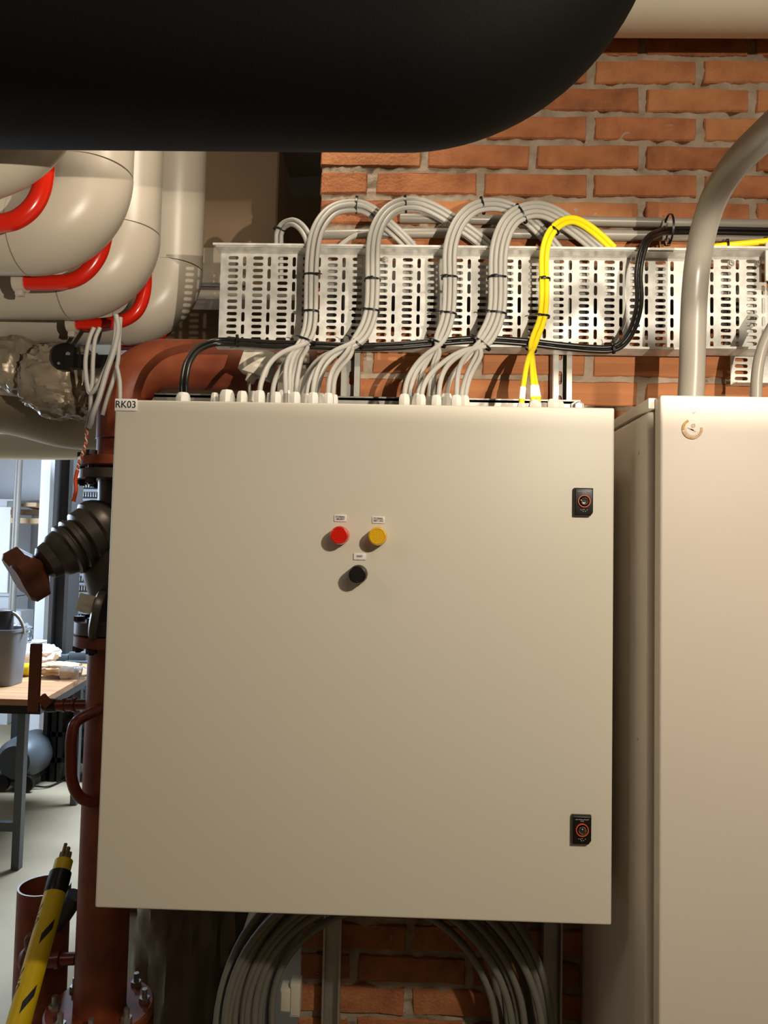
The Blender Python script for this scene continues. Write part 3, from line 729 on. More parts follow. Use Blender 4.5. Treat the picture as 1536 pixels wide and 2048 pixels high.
# ================================================================== items behind, above the cabinet
p = at(517, 727, .40)
t = thing('junction_box', 'tilted beige junction box with a gland hanging left of the first loop', 'junction box', p)
Mt = Matrix.Rotation(math.radians(17), 3, 'Y')
add('box', MB().quad_box(p, (.066, .05, .056), Mt), m_boxw, t, bevel=.002)
g0 = p+Mt@Vector((-.004, 0, -.028)); g1 = p+Mt@Vector((-.006, 0, -.045))
add('gland', MB().cyl(g0, g1, .012, .010), m_boxw, t)
prop(add('cable', MB().tube(spline([g1, g1+Vector((.002, 0, -.02)), g1+Vector((.004, 0, -.07)), g1+Vector((.0, 0, -.14))], 6), .004, 10), m_cable), 'thin grey cable dropping from the tilted junction box', 'cable')
p = at(586, 755, .40)
t = thing('actuator_box', 'grey metal box with stepped lid behind the cables of the leftmost loop', 'metal box', p)
x0, x1 = at(555, 750, .38).x, at(617, 750, .38).x; zt, zb = at(586, 728, .38).z, at(586, 830, .38).z
add('body', MB().bb(x0, x1, .38, .46, zb, zt), m_box, t, bevel=.002); add('lid', MB().bb(x0-.003, x1+.002, .375, .465, zt+.0005, at(586, 706, .38).z), m_box, t, bevel=.002)
q = at(591, 755, .38); sl = MB(); sl.v += [Vector((q.x+a, .3785, q.z+b)) for a, b in ((-.004, .012), (.002, .012), (.001, -.014), (-.0005, -.014))]; sl.f.append([0, 3, 2, 1]); add('slot', sl, m_lead, t, smooth=False)

# ================================================================== RED RISER WITH VALVE
RY = 0.60; RRAD = 0.059
XR = at(204, 1900, RY).x
def rz(py): return at(230, py, RY).z
def Yz(py): return rz(py)
t = thing('pipe_riser', 'dark red upper pipe with bend going right behind the tray', 'pipe', (XR, RY, rz(918)))
ez = rz(812); bendp = elbow((XR, RY, ez), (0, 0, 1), (1, 0, 0), .105, 16)
add('elbow', MB().tube([(XR, RY, rz(880))]+bendp+[bendp[-1]+Vector((.3, 0, 0)), bendp[-1]+Vector((.55, 0, 0))], RRAD*1.03, 40), m_primer, t)
add('straight', MB().cyl((XR, RY, rz(880)-.0005), (XR, RY, rz(918)), RRAD, seg=40), m_primer, t)
add('weld', MB().tube([(XR+math.cos(a)*RRAD, RY+math.sin(a)*RRAD, rz(880)) for a in [2*PI*k/32 for k in range(32)]], .0025, 6, close=True), m_primer, t)
def flange(zt, zb, R, m, parent, name='flange'): return add(name, MB().lathe([(0, R*.97), (.002, R), (zt-zb-.002, R), (zt-zb, R*.97)], (XR, RY, zb), (0, 0, 1), 48), m, parent)
FR = .098
flange(rz(918), rz(937), FR, m_primer, t)
def bolts(parent, zt, zb, R, n, ph, m=m_steel, up=.02):
    for k in range(n):
        a = ph+2*PI*k/n; x, y = XR+R*math.cos(a), RY+R*math.sin(a); mb = MB()
        mb.cyl((x, y, zb-.014), (x, y, zt+up), .0065, seg=10); mb.cyl((x, y, zt), (x, y, zt+.011), .0125, seg=6); mb.cyl((x, y, zb-.011), (x, y, zb), .0125, seg=6)
        add('bolt', mb, m, parent)
v = thing('balancing_valve', 'grey cast valve with slanted bonnet and brown hand knob on the red riser', 'valve', (XR, RY, rz(1100)))
flange(rz(943), rz(963), FR, m_cast, v); flange(rz(1240), rz(1266), FR*.93, m_cast, v)
bolts(v, rz(918), rz(963), .088, 8, .3, m_lead, .006)
add('body', MB().lathe([(0, .052), (.03, .05), (.06, .062), (.11, .080), (.16, .080), (.21, .062), (.235, .05), (rz(963)-rz(1240), .052)], (XR, RY, rz(1240)), (0, 0, 1), 40), m_cast, v)
bc = at(215, 1055, RY-.02); ax = (at(50, 1150, RY-.13)-bc).normalized()
def along(d): return bc+ax*d
LV = (at(50, 1150, RY-.13)-bc).length
add('bonnet', MB().lathe([(-.04, .05), (.0, .076), (.012, .080), (.028, .080), (.034, .073), (.060, .071), (.066, .060), (.074, .060), (.078, .066), (.086, .066), (.090, .058), (.094, .058), (.098, .063), (.106, .063), (.110, .056), (.128, .052), (.140, .044)], bc, ax, 40), m_cast, v)
add('bonnet_cap', MB().lathe([(.1405, .044), (.160, .040), (.168, .030), (.17, .015)], bc, ax, 32), m_cast, v)
add('stem', MB().lathe([(.17, .013), (LV-.035, .013)], bc, ax, 16), m_lead, v)
Nn = ax.cross(Vector((0, 1, 0))).normalized(); Bb = ax.cross(Nn)
kn = []
for d, s in ((LV-.040, .42), (LV-.028, .75), (LV-.020, 1.0), (LV+.012, 1.0), (LV+.020, .86)):
    ring_ = []
    for k in range(24):
        a = 2*PI*k/24; rr_ = .056*s*(1+.20*math.cos(4*a)); ring_.append(bc+ax*d+(Nn*math.cos(a)+Bb*math.sin(a))*rr_)
    kn.append(ring_)
add('hand_knob', MB().rings(kn), m_rust, v)
dd = at(205, 1232, RY-.07)
add('gauge_disc', MB().lathe([(0, .055), (.008, .058), (.016, .058), (.020, .050)], dd+Vector((.0, 0, 0)), (-1, -.25, .15), 36), m_cast, v)
pt = at(171, 1207, RY-.10); tg = add('paper_tag', MB().quad_box(pt, (.036, .001, .042), Matrix.Rotation(math.radians(12), 3, 'Y')), m_boxw, v); tg['label'] = 'small tilted paper tag'
tk = MB()
for j in range(5):
    for i2, zz in ((0, 0), (1, -.014)):
        if i2 and j > 2: continue
        tk.quad_box(pt+Matrix.Rotation(math.radians(12), 3, 'Y')@Vector((-.006+j*.0045, -.0008, -.002+zz)), (.003, .0004, .005), Matrix.Rotation(math.radians(12), 3, 'Y'))
prop(add('printed_marks', tk, m_inkgrey, tg, smooth=False), kind='stuff')
bolts(v, rz(1240), rz(1290), .080, 8, .5, m_lead, .008)
l = thing('pipe_riser', 'dark red lower pipe with bent handle, left of the cabinet, ending in a floor flange', 'pipe', (XR, RY, 0.1))
flange(rz(1268), rz(1290), FR*.93, m_primer, l)
add('straight', MB().cyl((XR, RY, rz(1290)), (XR, RY, rz(2015)), RRAD, seg=40), m_primer, l)
zbf = rz(2012)
add('floor_flange', MB().lathe([(0, .120), (.004, .122), (.022, .122), (.026, .118)], (XR, RY, zbf-.026), (0, 0, 1), 48), m_primer, l)
add('lower_flange', MB().lathe([(0, .118), (.004, .122), (.022, .122), (.026, .118)], (XR, RY, zbf-.058), (0, 0, 1), 48), m_primerdk, l)
add('straight', MB().cyl((XR, RY, 0.0), (XR, RY, zbf-.0585), RRAD, seg=40), m_primer, l)
bolts(l, zbf, zbf-.06, .100, 8, .2, m_steel, .03)
up = [(205, 1416, RY-.055), (178, 1428, RY-.07), (152, 1445, RY-.09), (143, 1475, RY-.1), (142, 1520, RY-.1), (144, 1560, RY-.1), (156, 1590, RY-.09), (176, 1602, RY-.08), (205, 1604, RY-.055)]
add('bent_handle', MB().tube(spline(P3(up), 8), .0125, 16), m_primerdk, l)
# lever valve on the riser
lv = thing('lever_valve', 'small ball valve with upright brown lever beside the red riser', 'valve', at(130, 1410, RY))
a0 = at(176, 1409, RY); a1 = at(88, 1411, RY)
prof = [(0, .013), (.028, .013), (.030, .017), (.036, .017), (.038, .0145), (.052, .0145), (.054, .0165), (.060, .0165), (.062, .014), (.075, .014)]
add('nipple', MB().lathe(prof, a0, a1-a0, 20), m_red if 0 else m_primerdk, lv)
add('valve_body', MB().lathe([(.0755, .015), (.095, .017), (.108, .012)], a0, a1-a0, 16), m_lead, lv)
e0 = at(69, 1285, RY); e1 = at(92, 1425, RY-.02)
add('lever', MB().bb(e0.x, at(88, 1350, RY).x, RY-.022, RY-.012, e1.z, e0.z), m_rust, lv, bevel=.002)
add('lever_foot', MB().quad_box(at(90, 1402, RY-.015), (.030, .014, .020), Matrix.Rotation(math.radians(45), 3, 'Y')), m_rust, lv, bevel=.002)
# small drain cock low on the riser
dv = thing('drain_cock', 'small dark red drain cock low on the riser beside the yellow tube', 'valve', at(100, 1915, RY))
a0 = at(152, 1917, RY); a1 = at(60, 1921, RY)
add('nipple', MB().lathe([(0, .014), (.035, .014), (.036, .021), (.046, .021), (.047, .018), (.07, .018), (.10, .018)], a0, a1-a0, 20), m_primerdk, dv)
add('knob', MB().lathe([(0, .022), (.01, .026), (.022, .024), (.03, .014)], at(66, 1918, RY-.01), (-1, -.2, .1), 10), m_rust, dv)
add('knob', MB().lathe([(0, .012), (.03, .014), (.04, .008)], at(60, 1900, RY-.02), (.1, -.2, 1), 10), m_rust, dv)

# ================================================================== LEFT: LOWER INSULATION
def bigpipe(pts, r, label, m, n=10):
    return prop(add('insulated_pipe', MB().tube(spline(P3(pts), n), r, 40), m), label, 'pipe', 'beige insulated pipes under the white bends')
bigpipe([(-300, 700, .95), (-100, 722, .95), (60, 738, .95), (140, 750, .95)], .085, 'beige insulated pipe entering the silver valve jacket from the left', m_beige)
bigpipe([(-300, 780, 1.12), (0, 812, 1.12), (150, 845, 1.12), (330, 850, 1.12)], .085, 'beige insulated pipe sloping down behind the silver valve jacket', m_beige)
bigpipe([(-300, 885, 1.9), (0, 893, 1.9), (250, 893, 1.9)], .055, 'cream insulated pipe just above the workshop opening', m_cream)
def crumple(c, sx, sy, sz, seed, n=40, amp=.16):
    mb = MB(); rg = []
    for i in range(1, n):
        th = PI*i/n; row = []
        for j in range(n*2):
            ph = 2*PI*j/(n*2); d = Vector((math.cos(ph)*math.sin(th), math.sin(ph)*math.sin(th), math.cos(th)))
            q = d*2.1+Vector((seed, 0, 0)); k = 1+amp*(1-2*abs(noise.noise(q*1.3+Vector((0, 0, d.x*.8)))))+amp*.45*(1-2*abs(noise.noise(q*3.2)))+amp*.18*noise.noise(q*8)
            row.append(Vector(c)+Vector((math.copysign(abs(d.x)**.75, d.x)*sx*k, math.copysign(abs(d.y)**.8, d.y)*sy*k, math.copysign(abs(d.z)**.8, d.z)*sz*k)))
        rg.append(row)
    return mb.rings(rg)
c = at(130, 765, .80)
t = thing('valve_jacket', 'crumpled silver foil insulation jacket with black valve lever, left of the red bend', 'insulation', c)
add('foil_jacket', crumple(c, .098, .09, .085, 3.1), m_foil, t)
add('jacket_end', crumple(at(45, 735, .86), .05, .095, .075, 8.3, 28, .1), m_foil, t)
lp = at(135, 716, .685)
add('lever_plate', MB().lathe([(0, .036), (.014, .036), (.018, .030)], lp, (0, -1, 0), 28), m_blackp, t)
add('lever_arm', MB().bb(lp.x, at(262, 718, .67).x, .662, .684, at(200, 738, .67).z, at(200, 710, .67).z), m_blackp, t, bevel=.004)
add('bolt', MB().lathe([(0, .006), (.004, .006)], at(137, 709, .666), (0, -1, 0), 12), m_steel, t)
add('bolt', MB().lathe([(0, .0035), (.003, .0035)], at(118, 727, .666), (0, -1, 0), 12), m_steel, t)
# loose grey cables and twisted wire
loose = [([(232, 630, .50), (236, 660, .50), (228, 700, .50), (213, 745, .50), (200, 790, .50), (191, 815, .50), (185, 832, .50), (182, 846, .505), (178, 855, .51)], 'thick grey loose cable hanging in front of the second white bend'),
         ([(241, 635, .51), (238, 680, .51), (236, 720, .51), (228, 755, .51), (215, 795, .51), (205, 830, .51)], 'grey loose cable right of the thick one, before the red riser'),
         ([(188, 655, .52), (178, 680, .52), (171, 720, .52), (173, 760, .52), (180, 786, .52), (192, 776, .515), (206, 748, .51), (220, 715, .505), (229, 680, .50), (232, 640, .50)], 'left strand of the loose grey cable loop under the red tube'),
         ([(200, 655, .53), (190, 680, .53), (186, 720, .53), (185, 760, .53), (182, 785, .525), (181, 820, .52), (178, 840, .52), (174, 856, .52)], 'right strand of the loose grey cable loop ending at the orange twist'),
         ([(234, 735, .48), (239, 760, .47), (240, 780, .46), (240, 800, .45), (241, 850, .45)], 'short grey cable dropping behind the RK03 plate corner')]
for pts, lab in loose: prop(add('cable', MB().tube(spline(P3(pts), 8), .0062 if 'thick' in lab[:6] else .0050, 10), m_cable), lab, 'cable', 'loose grey cables on the left')
tw = spline(P3([(174, 855, .52), (172, 885, .52), (166, 905, .52), (158, 925, .52), (155, 940, .52)]), 24)
t = thing('twisted_wire', 'twisted orange and white wire pair hanging beside the red riser', 'wire', tw[0])
for k, m in ((0, m_orangew), (1, m_whitew)):
    add('strand', MB().tube([p+Vector((math.cos(i*.42+k*PI)*.0022, math.sin(i*.42+k*PI)*.0022, 0)) for i, p in enumerate(tw)], .0018, 6), m, t)
add('loose_end', MB().tube(spline(P3([(155, 940, .52), (151, 960, .52), (152, 980, .52), (147, 1003, .52)]), 6), [.0045]*18+[.006], 8), m_orangew, t)

# ================================================================== BELOW THE CABINET
c = at(765, 2062, .22); t = thing('cable_coil', 'large coil of dark grey cable hanging under the RK03 cabinet', 'cable coil', c)
sc = (.22-CAM.y)/FPX; rr_ = random.Random(5)
for k in range(11):
    R = (224+k*10.2)*sc; ph = rr_.uniform(0, 6); am = rr_.uniform(.002, .006); yy = .235+rr_.uniform(-.03, .02)+(.012 if k % 2 else 0)
    add('turn', MB().tube([(c.x+(R+am*math.sin(2*a+ph))*math.cos(a)*1.0, yy+.01*math.sin(a+ph), c.z+(R+am*math.sin(3*a+ph))*math.sin(a)) for a in [2*PI*i/72 for i in range(72)]], .0068, 10, close=True), m_coil, t)
p0, p1 = at(528, 1800, .80), at(425, 2120, .80)
prop(add('pipe', MB().cyl(p0, p1, .028, seg=24), m_cream), 'cream pipe slanting down left of the cable coil', 'pipe')
c = at(380, 2020, .95)
t = thing('wrapped_pipe', 'brownish foil-wrapped vertical insulation behind the riser flange', 'insulation', c)
def wrap():
    mb = MB(); rg = []
    for i in range(50):
        z = 0.05+i*.026; row = []
        for j in range(60):
            a = 2*PI*j/60; k = .15+.022*noise.noise(Vector((math.cos(a)*3, math.sin(a)*3, z*5)))+.012*(1-2*abs(noise.noise(Vector((math.cos(a)*5, math.sin(a)*5, z*9)))))
            row.append(Vector((c.x+k*math.cos(a), .98+k*math.sin(a), z)))
        rg.append(row)
    return mb.rings(rg)
add('foil_wrap', wrap(), mat('wrap_brown', '6E6252', 0.45, 0.4, var=0.3, vs=6), t)
for (px, py, wd, hh, lab) in ((574, 1992, 22, 44, 'small cream switch box at the left of the coil opening, left one'), (592, 1992, 20, 62, 'small cream switch box at the left of the coil opening, right one')):
    p = at(px, py, .30); s_ = (.30-CAM.y)/FPX
    t = thing('switch_box', lab, 'switch box', p); add('housing', MB().quad_box(p, (wd*s_, .03, hh*s_), None), m_boxw, t, bevel=.002)
    add('cover_rim', MB().quad_box(p+Vector((0, -.016, 0)), (wd*s_*.8, .003, hh*s_*.85)), m_boxw, t, bevel=.001)

# red cut pipe on the floor and yellow tube bundle
q = atz(89, 1772, .645); CXr, CYr = q.x, q.y; rcp = .062
t = thing('cut_pipe', 'red open-topped cut pipe standing on the floor at lower left', 'pipe', (CXr, CYr, 0))
add('wall', MB().rings([[(CXr+r*math.cos(a), CYr+r*math.sin(a), z) for a in [2*PI*k/48 for k in range(48)]] for r, z in ((rcp, 0), (rcp, .644), (rcp-.0012, .646), (rcp-.005, .646), (rcp-.006, .643), (rcp-.006, .01))], True), m_primer, t)
add('cut_rim', MB().rings([[(CXr+r*math.cos(a), CYr+r*math.sin(a), z) for a in [2*PI*k/48 for k in range(48)]] for r, z in ((rcp-.0005, .6465), (rcp-.005, .6465), (rcp-.005, .6475), (rcp-.0005, .6475))], False, True), m_steel, t)
ya = .42
y0, y1 = at(128, 1722, ya), at(28, 2080, ya-.25); dyr = (y1-y0).normalized(); rt = .0215
t = thing('cable_tube', 'yellow plastic tube with dark markings leaning at lower left, cables inside', 'tube', y1)
y1b = y0+dyr*((0.02-y0.z)/dyr.z)
NN = dyr.cross(Vector((0, 1, 0))).normalized(); BB_ = dyr.cross(NN)
def yring(d, r): return [y0+dyr*d+(NN*math.cos(a)+BB_*math.sin(a))*r for a in [2*PI*k/32 for k in range(32)]]
LL = (y1b-y0).length
add('tube', MB().rings([yring(0, rt*.86), yring(.03, rt*.86), yring(.032, rt), yring(LL, rt)], True), m_tubey, t)
add('tape', MB().rings([yring(.026, rt*1.03), yring(.05, rt*1.06), yring(.066, rt*1.03), yring(.07, rt)], False), m_tie, t)
mk = MB()
def patch(d, a, hd, ha, skew=0.0):
    i = len(mk.v); K = 4
    for u in range(K+1):
        for vv in (-1, 1):
            aa = a+ha*(-1+2*u/K); dd_ = d+hd*vv+skew*(-1+2*u/K)
            mk.v.append(y0+dyr*dd_+(NN*math.cos(aa)+BB_*math.sin(aa))*rt*1.012)
    for u in range(K): mk.f.append([i+2*u, i+2*u+1, i+2*u+3, i+2*u+2])
for k in range(7):
    d = .105+k*.118
    patch(d+.045, PI/2-.75, .010, .42, .016); patch(d, PI/2+.70, .003, .30, .008); patch(d+.028, PI/2+.70, .003, .30, .008)
    for j in range(2): patch(d+.011+j*.007, PI/2+.70, .0012, .18)
prop(add('printed_marks', mk, m_ink, t, smooth=False), kind='stuff')
for k in range(7):
    a = 2*PI*k/7; b = y0+(NN*math.cos(a)+BB_*math.sin(a))*.009
    prop(add('cable_stub', MB().cyl(b+dyr*.06, b-dyr*(.018+.008*(k % 3)), .0038, seg=8), m_plank), 'dark cable end in the yellow tube mouth, '+['rightmost', 'right front', 'left front', 'leftmost', 'left rear', 'middle rear', 'right rear'][k]+' of the bunch', 'cable', 'cable ends in the yellow tube')
p0, p1 = at(152, 1790, .62), at(112, 1850, .62)
prop(add('dark_pipe', MB().cyl(p0, p1, .022, seg=16), m_dkcol), 'short dark pipe stub slanting between yellow tube and red riser', 'pipe')

# ================================================================== WORKSHOP BEYOND
# bench
c0 = atz(84, 1400, .78); cr_ = atz(172, 1350, .78)
ex = Vector((1, 0, 0)); ey = Vector((cr_.x-c0.x, cr_.y-c0.y, 0)).normalized()
t = thing('workbench', 'wooden-topped metal workbench in the bright workshop at left', 'workbench', (c0.x-.5, c0.y+.4, 0))
D_ = 1.05; pts = [c0+Vector((-1.5, 0, 0)), c0.copy(), c0+ey*D_, c0+ey*D_+Vector((-1.5, 0, 0))]
add('top', MB().rings([[p+Vector((0, 0, -.028)) for p in pts], [p for p in pts]]), m_wood, t, smooth=False)
add('edge_frame', MB().rings([[p+Vector((-.01, .01, -.068)) for p in pts], [p+Vector((-.01, .01, -.0285)) for p in pts]]), m_lead, t, smooth=False)
l0 = atz(45, 1728, 0)
for (x, y) in ((l0.x, c0.y+.05), (l0.x-1.1, c0.y+.05), (l0.x+ey.x*.9, c0.y+.9), (l0.x-1.1, c0.y+.9)):
    add('leg', MB().bb(x-.018, x+.018, y-.018, y+.018, 0, .712), m_bluegrey, t)
add('cross_bar', MB().bb(l0.x-1.1, l0.x-.018, c0.y+.04, c0.y+.07, .17, .21), m_bluegrey, t)
# bucket
def onbench(px, py): return atz(px, py, .781)
q = onbench(-14, 1375)
t = thing('bucket', 'grey plastic bucket with handle on the workbench at the left edge', 'bucket', q)
mb = MB(); rg = []
for s, z in ((.80, .0), (1.0, .265), (1.05, .265), (1.05, .28), (.98, .28), (.78, .02)):
    rg.append([(q.x+(.085*s)*math.copysign(abs(math.cos(a))**.5, math.cos(a)), q.y+.1+(.10*s)*math.copysign(abs(math.sin(a))**.5, math.sin(a)), .782+z) for a in [2*PI*k/32 for k in range(32)]])
add('tub', MB().rings(rg), m_bucket, t)
add('handle', MB().tube([(q.x+.09*math.cos(a), q.y+.1, 1.035+.11*math.sin(a)) for a in [PI*k/12 for k in range(13)]], .009, 8), m_box, t)
add('tool_bundle', MB().cyl((q.x-.02, q.y+.1, .83), (q.x-.02, q.y+.1, 1.15), .05), m_dkgrey, t)
# grey machine case
q = onbench(40, 1325); a = atz(28, 1320, .782)
t = thing('tool_case', 'dark grey rounded tool case standing behind the bucket', 'case', (a.x+.06, a.y+.3, .782))
kc = at(38, 1297, a.y+.3)
add('shell', MB().lathe([(-.10, .05), (-.09, .062), (0, .068), (.035, .064), (.05, .045)], kc, (1, 0, 0), 24), m_dkgrey, t)
add('foot', MB().bb(kc.x-.09, kc.x+.03, a.y+.26, a.y+.34, .782, kc.z-.05), m_dkgrey, t)
# white plastic bag, yellow and orange tape rolls
q = onbench(50, 1332); t = thing('plastic_bag', 'crumpled white plastic bag lying on the workbench', 'bag', (q.x, q.y+.1, .782))
add('sheet', crumple((q.x, q.y+.12, .835), .11, .09, .045, 5, 24, .25), m_paper, t)
for px, m, wd, lab, nm in ((32, m_orangew, 10, 'small orange tape roll on the workbench beside the bucket', 'orange'), (50, m_tubey, 20, 'yellow tape roll on the workbench right of the orange one', 'yellow')):
    q = onbench(px, 1352); t = thing('tape_roll', lab, 'tape roll', q)
    add('roll', MB().lathe([(0, .03), (.002, .034), (.05 if wd > 15 else .028, .034), (.052 if wd > 15 else .03, .03)], (q.x-.02, q.y, .782+.034), (1, 0, 0), 24), m, t)
# wrapped parcel and bottle
q = onbench(110, 1358); t = thing('bread_bag', 'transparent bag with pale brown contents on the workbench', 'bag', (q.x, q.y, .782))
add('contents', crumple((q.x, q.y+.05, .825), .10, .06, .032, 9, 24, .2), m_plankl, t)
q = onbench(146, 1362); t = thing('bottle', 'clear plastic bottle lying on the workbench near the riser', 'bottle', (q.x, q.y, .782))
add('bottle_wall', MB().lathe([(0, .02), (.01, .034), (.12, .034), (.15, .015), (.17, .013)], (q.x-.08, q.y+.02, .782+.036), (1, .1, 0), 20), m_clearp, t)
add('cap', MB().lathe([(.171, .015), (.19, .015)], (q.x-.08, q.y+.02, .782+.036), (1, .1, 0), 16), m_paper, t)
# blue bench vice
q = onbench(128, 1328); t = thing('bench_vice', 'blue-grey bench vice at the far edge of the workbench', 'vice', (q.x, q.y+.18, .782))
Yv = q.y+.25; s_ = (Yv-CAM.y)/FPX
def vb(nm, px0, px1, py0, py1, dy0, dy1, m=m_bluegrey, bv=.008):
    a_, b_2 = at(px0, py1, Yv), at(px1, py0, Yv)
    add(nm, MB().bb(a_.x, b_2.x, Yv+dy0, Yv+dy1, a_.z, b_2.z), m, t, bevel=bv)
vb('slide', 84, 136, 1310, 1326, 0, .10); vb('body', 132, 190, 1322, 1340, -.02, .12); vb('jaw', 136, 172, 1305, 1321, 0, .10); vb('base', 120, 180, 1341, 1352, -.02, .14, m_bluegrey, .003)
add('handle', MB().cyl(at(90, 1334, Yv-.04), at(134, 1335, Yv-.04), .008), m_plankl, t)
# robot-like rounded machine under bench
q = atz(60, 1590, 0); t = thing('vacuum_cleaner', 'rounded dark grey-blue vacuum cleaner on wheels under the workbench', 'vacuum cleaner', (q.x, q.y+.2, 0))
Yc = q.y+.2; cc = at(55, 1510, Yc); rad = 44*(Yc-CAM.y)/FPX
add('shell', MB().lathe([(-.16, rad*.7), (-.12, rad*.95), (0, rad), (.12, rad*.95), (.16, rad*.7)], (cc.x, Yc, cc.z), (0, 1, 0), 36), m_bluegrey, t)
add('base', MB().bb(cc.x-rad*.9, cc.x+rad*.75, Yc-.15, Yc+.15, .05, cc.z-rad*.62), m_lead, t, bevel=.02)
for s in (-1, 1): add('wheel', MB().cyl((cc.x+s*rad*.55, Yc-.17, .05), (cc.x+s*rad*.55, Yc-.14, .05), .05), m_lead, t)
prop(add('power_cord', MB().tube(spline([(cc.x+rad*.7, Yc-.1, .02), (cc.x+rad*1.3, Yc-.05, .008), (cc.x+rad*1.5, Yc+.2, .008), (cc.x+rad*1.1, Yc+.4, .008)], 8), .006, 8), m_lead), 'thin dark power cord curling on the floor beside the vacuum cleaner', 'cord')
# white cupboard, shelf, planks, conduits at far wall
def atb(px, py, Y=4.85): return at(px, py, Y)
a_, b_2 = atb(-160, 1440), atb(29, 998)
t = thing('cupboard', 'white metal cupboard against the workshop wall at the left edge', 'cupboard', (a_.x+.3, 5.0, 0))
add('carcass', MB().bb(a_.x, b_2.x, 4.87, 5.15, 1.05, b_2.z), m_wall_white, t, bevel=.006)
d_ = atb(23, 1014); add('door', MB().bb(a_.x+.02, d_.x, 4.845, 4.865, 1.08, d_.z), m_paper, t, bevel=.004)
add('support', MB().bb(a_.x, b_2.x, 4.9, 5.15, 0, 1.045), m_wall_white, t)
a_, b_2 = atb(-120, 1292, 4.6), atb(43, 1222, 4.6)
t = thing('socket_panel', 'white wall unit with power sockets below the cupboard', 'socket', (b_2.x-.15, 4.62, a_.z))
add('housing', MB().bb(a_.x, b_2.x, 4.6, 4.8, a_.z, b_2.z), m_wall_white, t, bevel=.01)
for px in (8, 22):
    c_ = atb(px, 1249, 4.6); add('socket', MB().lathe([(0, .03), (.008, .03), (.008, .024), (.002, .022)], (c_.x, 4.6, c_.z), (0, -1, 0), 20), m_paper, t)
t = thing('side_table', 'small pale side table with clutter behind the grey tool case', 'table', atb(75, 1300, 3.4))
a_ = atb(55, 1296, 3.4); b_2 = atb(98, 1272, 3.8)
tp = [Vector((a_.x-.5, 3.3, a_.z)), Vector((a_.x, 3.3, a_.z)), Vector((b_2.x, 3.8, a_.z)), Vector((a_.x-.5, 3.8, a_.z))]
add('top', MB().rings([[p-Vector((0, 0, .02)) for p in tp], tp]), m_paper, t, smooth=False)
for x in (a_.x-.06, a_.x-.45): add('leg', MB().bb(x-.02, x+.02, 3.4, 3.44, 0, a_.z-.0205), m_bluegrey, t)
q = Vector((a_.x-.12, 3.5, a_.z)); t = thing('plastic_bag', 'clear crumpled plastic bag on the small side table', 'bag', q)
add('sheet', crumple((q.x, q.y, q.z+.07), .07, .06, .06, 2, 20, .25), m_clearp, t)
# wall shelf with planks
t = thing('wall_shelf', 'narrow wall shelf bracket carrying wooden planks in the workshop', 'shelf', atb(70, 1045, 4.7))
a_, b_2 = atb(20, 1046, 4.6), atb(86, 1037, 4.6)
add('board', MB().bb(a_.x, b_2.x, 4.6, 5.19, a_.z, b_2.z), m_plankl, t)
add('bracket', MB().bb(b_2.x-.08, b_2.x-.05, 4.7, 5.19, a_.z-.15, a_.z-.001), m_bluegrey, t)
for (x0_, y0_, x1_, y1_, th, m, lab) in ((25, 1018, 100, 1026, .07, m_plank, 'dark wooden plank on the wall shelf, longest one'), (60, 1003, 84, 1016, .05, m_plankl, 'pale wooden beam end poking from the wall shelf'), (22, 1002, 72, 1006, .08, m_strut, 'folded sheet metal strip lying on top of the planks')):
    A_, B_ = atb(x0_, y0_+6, 4.55), atb(x1_, y1_, 4.75); dirv = (B_-A_).normalized()
    M3 = Matrix((dirv, dirv.cross(Vector((0, 0, 1))).normalized()*-1, Vector((0, 0, 1)))).transposed()
    prop(add('plank' if m is not m_strut else 'metal_strip', MB().quad_box((A_+B_)/2, ((B_-A_).length, .10, th*.6), M3), m), lab, 'plank' if m is not m_strut else 'metal strip')
for k, px in enumerate((34.5, 41)):
    a_, b_2 = atb(px, 915, 4.5), atb(px-(4 if k else 9), 1225, 4.5)
    prop(add('wall_conduit', MB().cyl((a_.x, 4.5, a_.z+.1), (a_.x, 4.5, b_2.z), .013 if k == 0 else .018, seg=12), m_conduit), ('left thinner' if k == 0 else 'right thicker')+' vertical grey conduit on the workshop wall', 'conduit', 'workshop wall conduits')
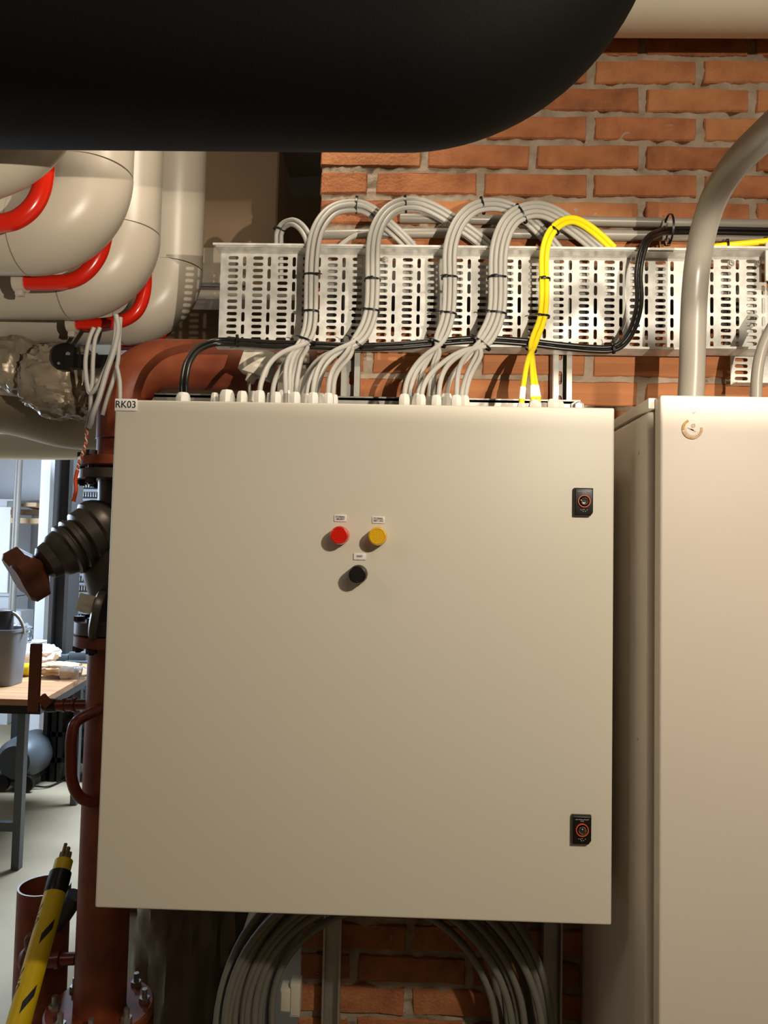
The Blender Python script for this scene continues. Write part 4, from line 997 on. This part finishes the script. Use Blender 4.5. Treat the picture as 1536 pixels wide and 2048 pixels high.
# pale pillar and dark steel column, finned panel
a_, b_2 = atb(84, 900, 4.3).x, atb(103, 900, 4.3).x
prop(struct('wall_pillar', MB().bb(a_, b_2, 4.3, 5.2, 0, 3.0), m_wall_white), None)
a_, b_2 = atb(106, 1100, 3.5).x, atb(136, 1100, 3.5).x
t = thing('steel_column', 'dark steel column standing behind the red riser in the workshop', 'column', (a_, 3.5, 0))
add('web', MB().bb(a_, b_2, 3.56, 3.60, 0, 3.0), m_dkcol, t)
for x in (a_, b_2): add('flange', MB().bb(x-.012, x+.012, 3.5, 3.66, 0, 3.0), m_dkcol, t)
x0_, x1_ = atb(126, 1100, 4.0).x, atb(240, 1100, 4.0).x
t = thing('louvred_rack', 'blue-grey rack with perforated louvred shelves seen past the valve', 'rack', ((x0_+x1_)/2, 4.0, 0))
zz = at(170, 960, 4.0).z
while zz > 0.25:
    add('louvre', MB().bb(x0_, x1_, 3.98, 4.0, zz-.020, zz), m_bluegrey, t, bevel=.004)
    mbg = MB(); xx = x0_
    while xx < x1_: mbg.bb(xx, xx+.006, 3.995, 4.0, zz-.052, zz-.021); xx += .018
    g_ = add('wire_grid', mbg, m_strut, t, smooth=False); g_['kind'] = 'stuff'
    zz -= .066
add('back_plate', MB().bb(x0_, x1_, 4.02, 4.04, 0, 2.3), m_dkcol, t)
# dark equipment under the bench line, right side
for (px0, py0, px1, py1, lab, nm, m) in ((118, 1432, 170, 1466, 'grey drum roller under the far side of the workbench', 'drum', m_bluegrey),):
    a_, b_2 = at(px0, (py0+py1)/2, 3.6), at(px1+40, (py0+py1)/2, 3.6); r = (py1-py0)/2*(3.6-CAM.y)/FPX
    t = thing(nm, lab, 'drum', (a_+b_2)/2); add('barrel', MB().cyl(a_, b_2, r), m, t); add('end_cap', MB().cyl(a_-Vector((.01, 0, 0)), a_+Vector((.01, 0, 0)), r*1.08), m, t)
a_, b_2 = at(96, 1580, 3.5), at(240, 1480, 3.5)
t = thing('tool_trolley', 'low dark trolley with shelves under the drum roller', 'trolley', ((a_.x+b_2.x)/2, 3.6, 0))
for z in (.12, .28, .44): add('shelf', MB().bb(a_.x, b_2.x, 3.5, 3.95, z, z+.03), m_lead, t)
for x in (a_.x+.02, b_2.x-.02): add('post', MB().bb(x-.015, x+.015, 3.5, 3.53, 0, .60), m_lead, t)
add('side_panel', MB().bb(a_.x+.04, b_2.x, 3.94, 3.96, .1, .70), m_dkcol, t)
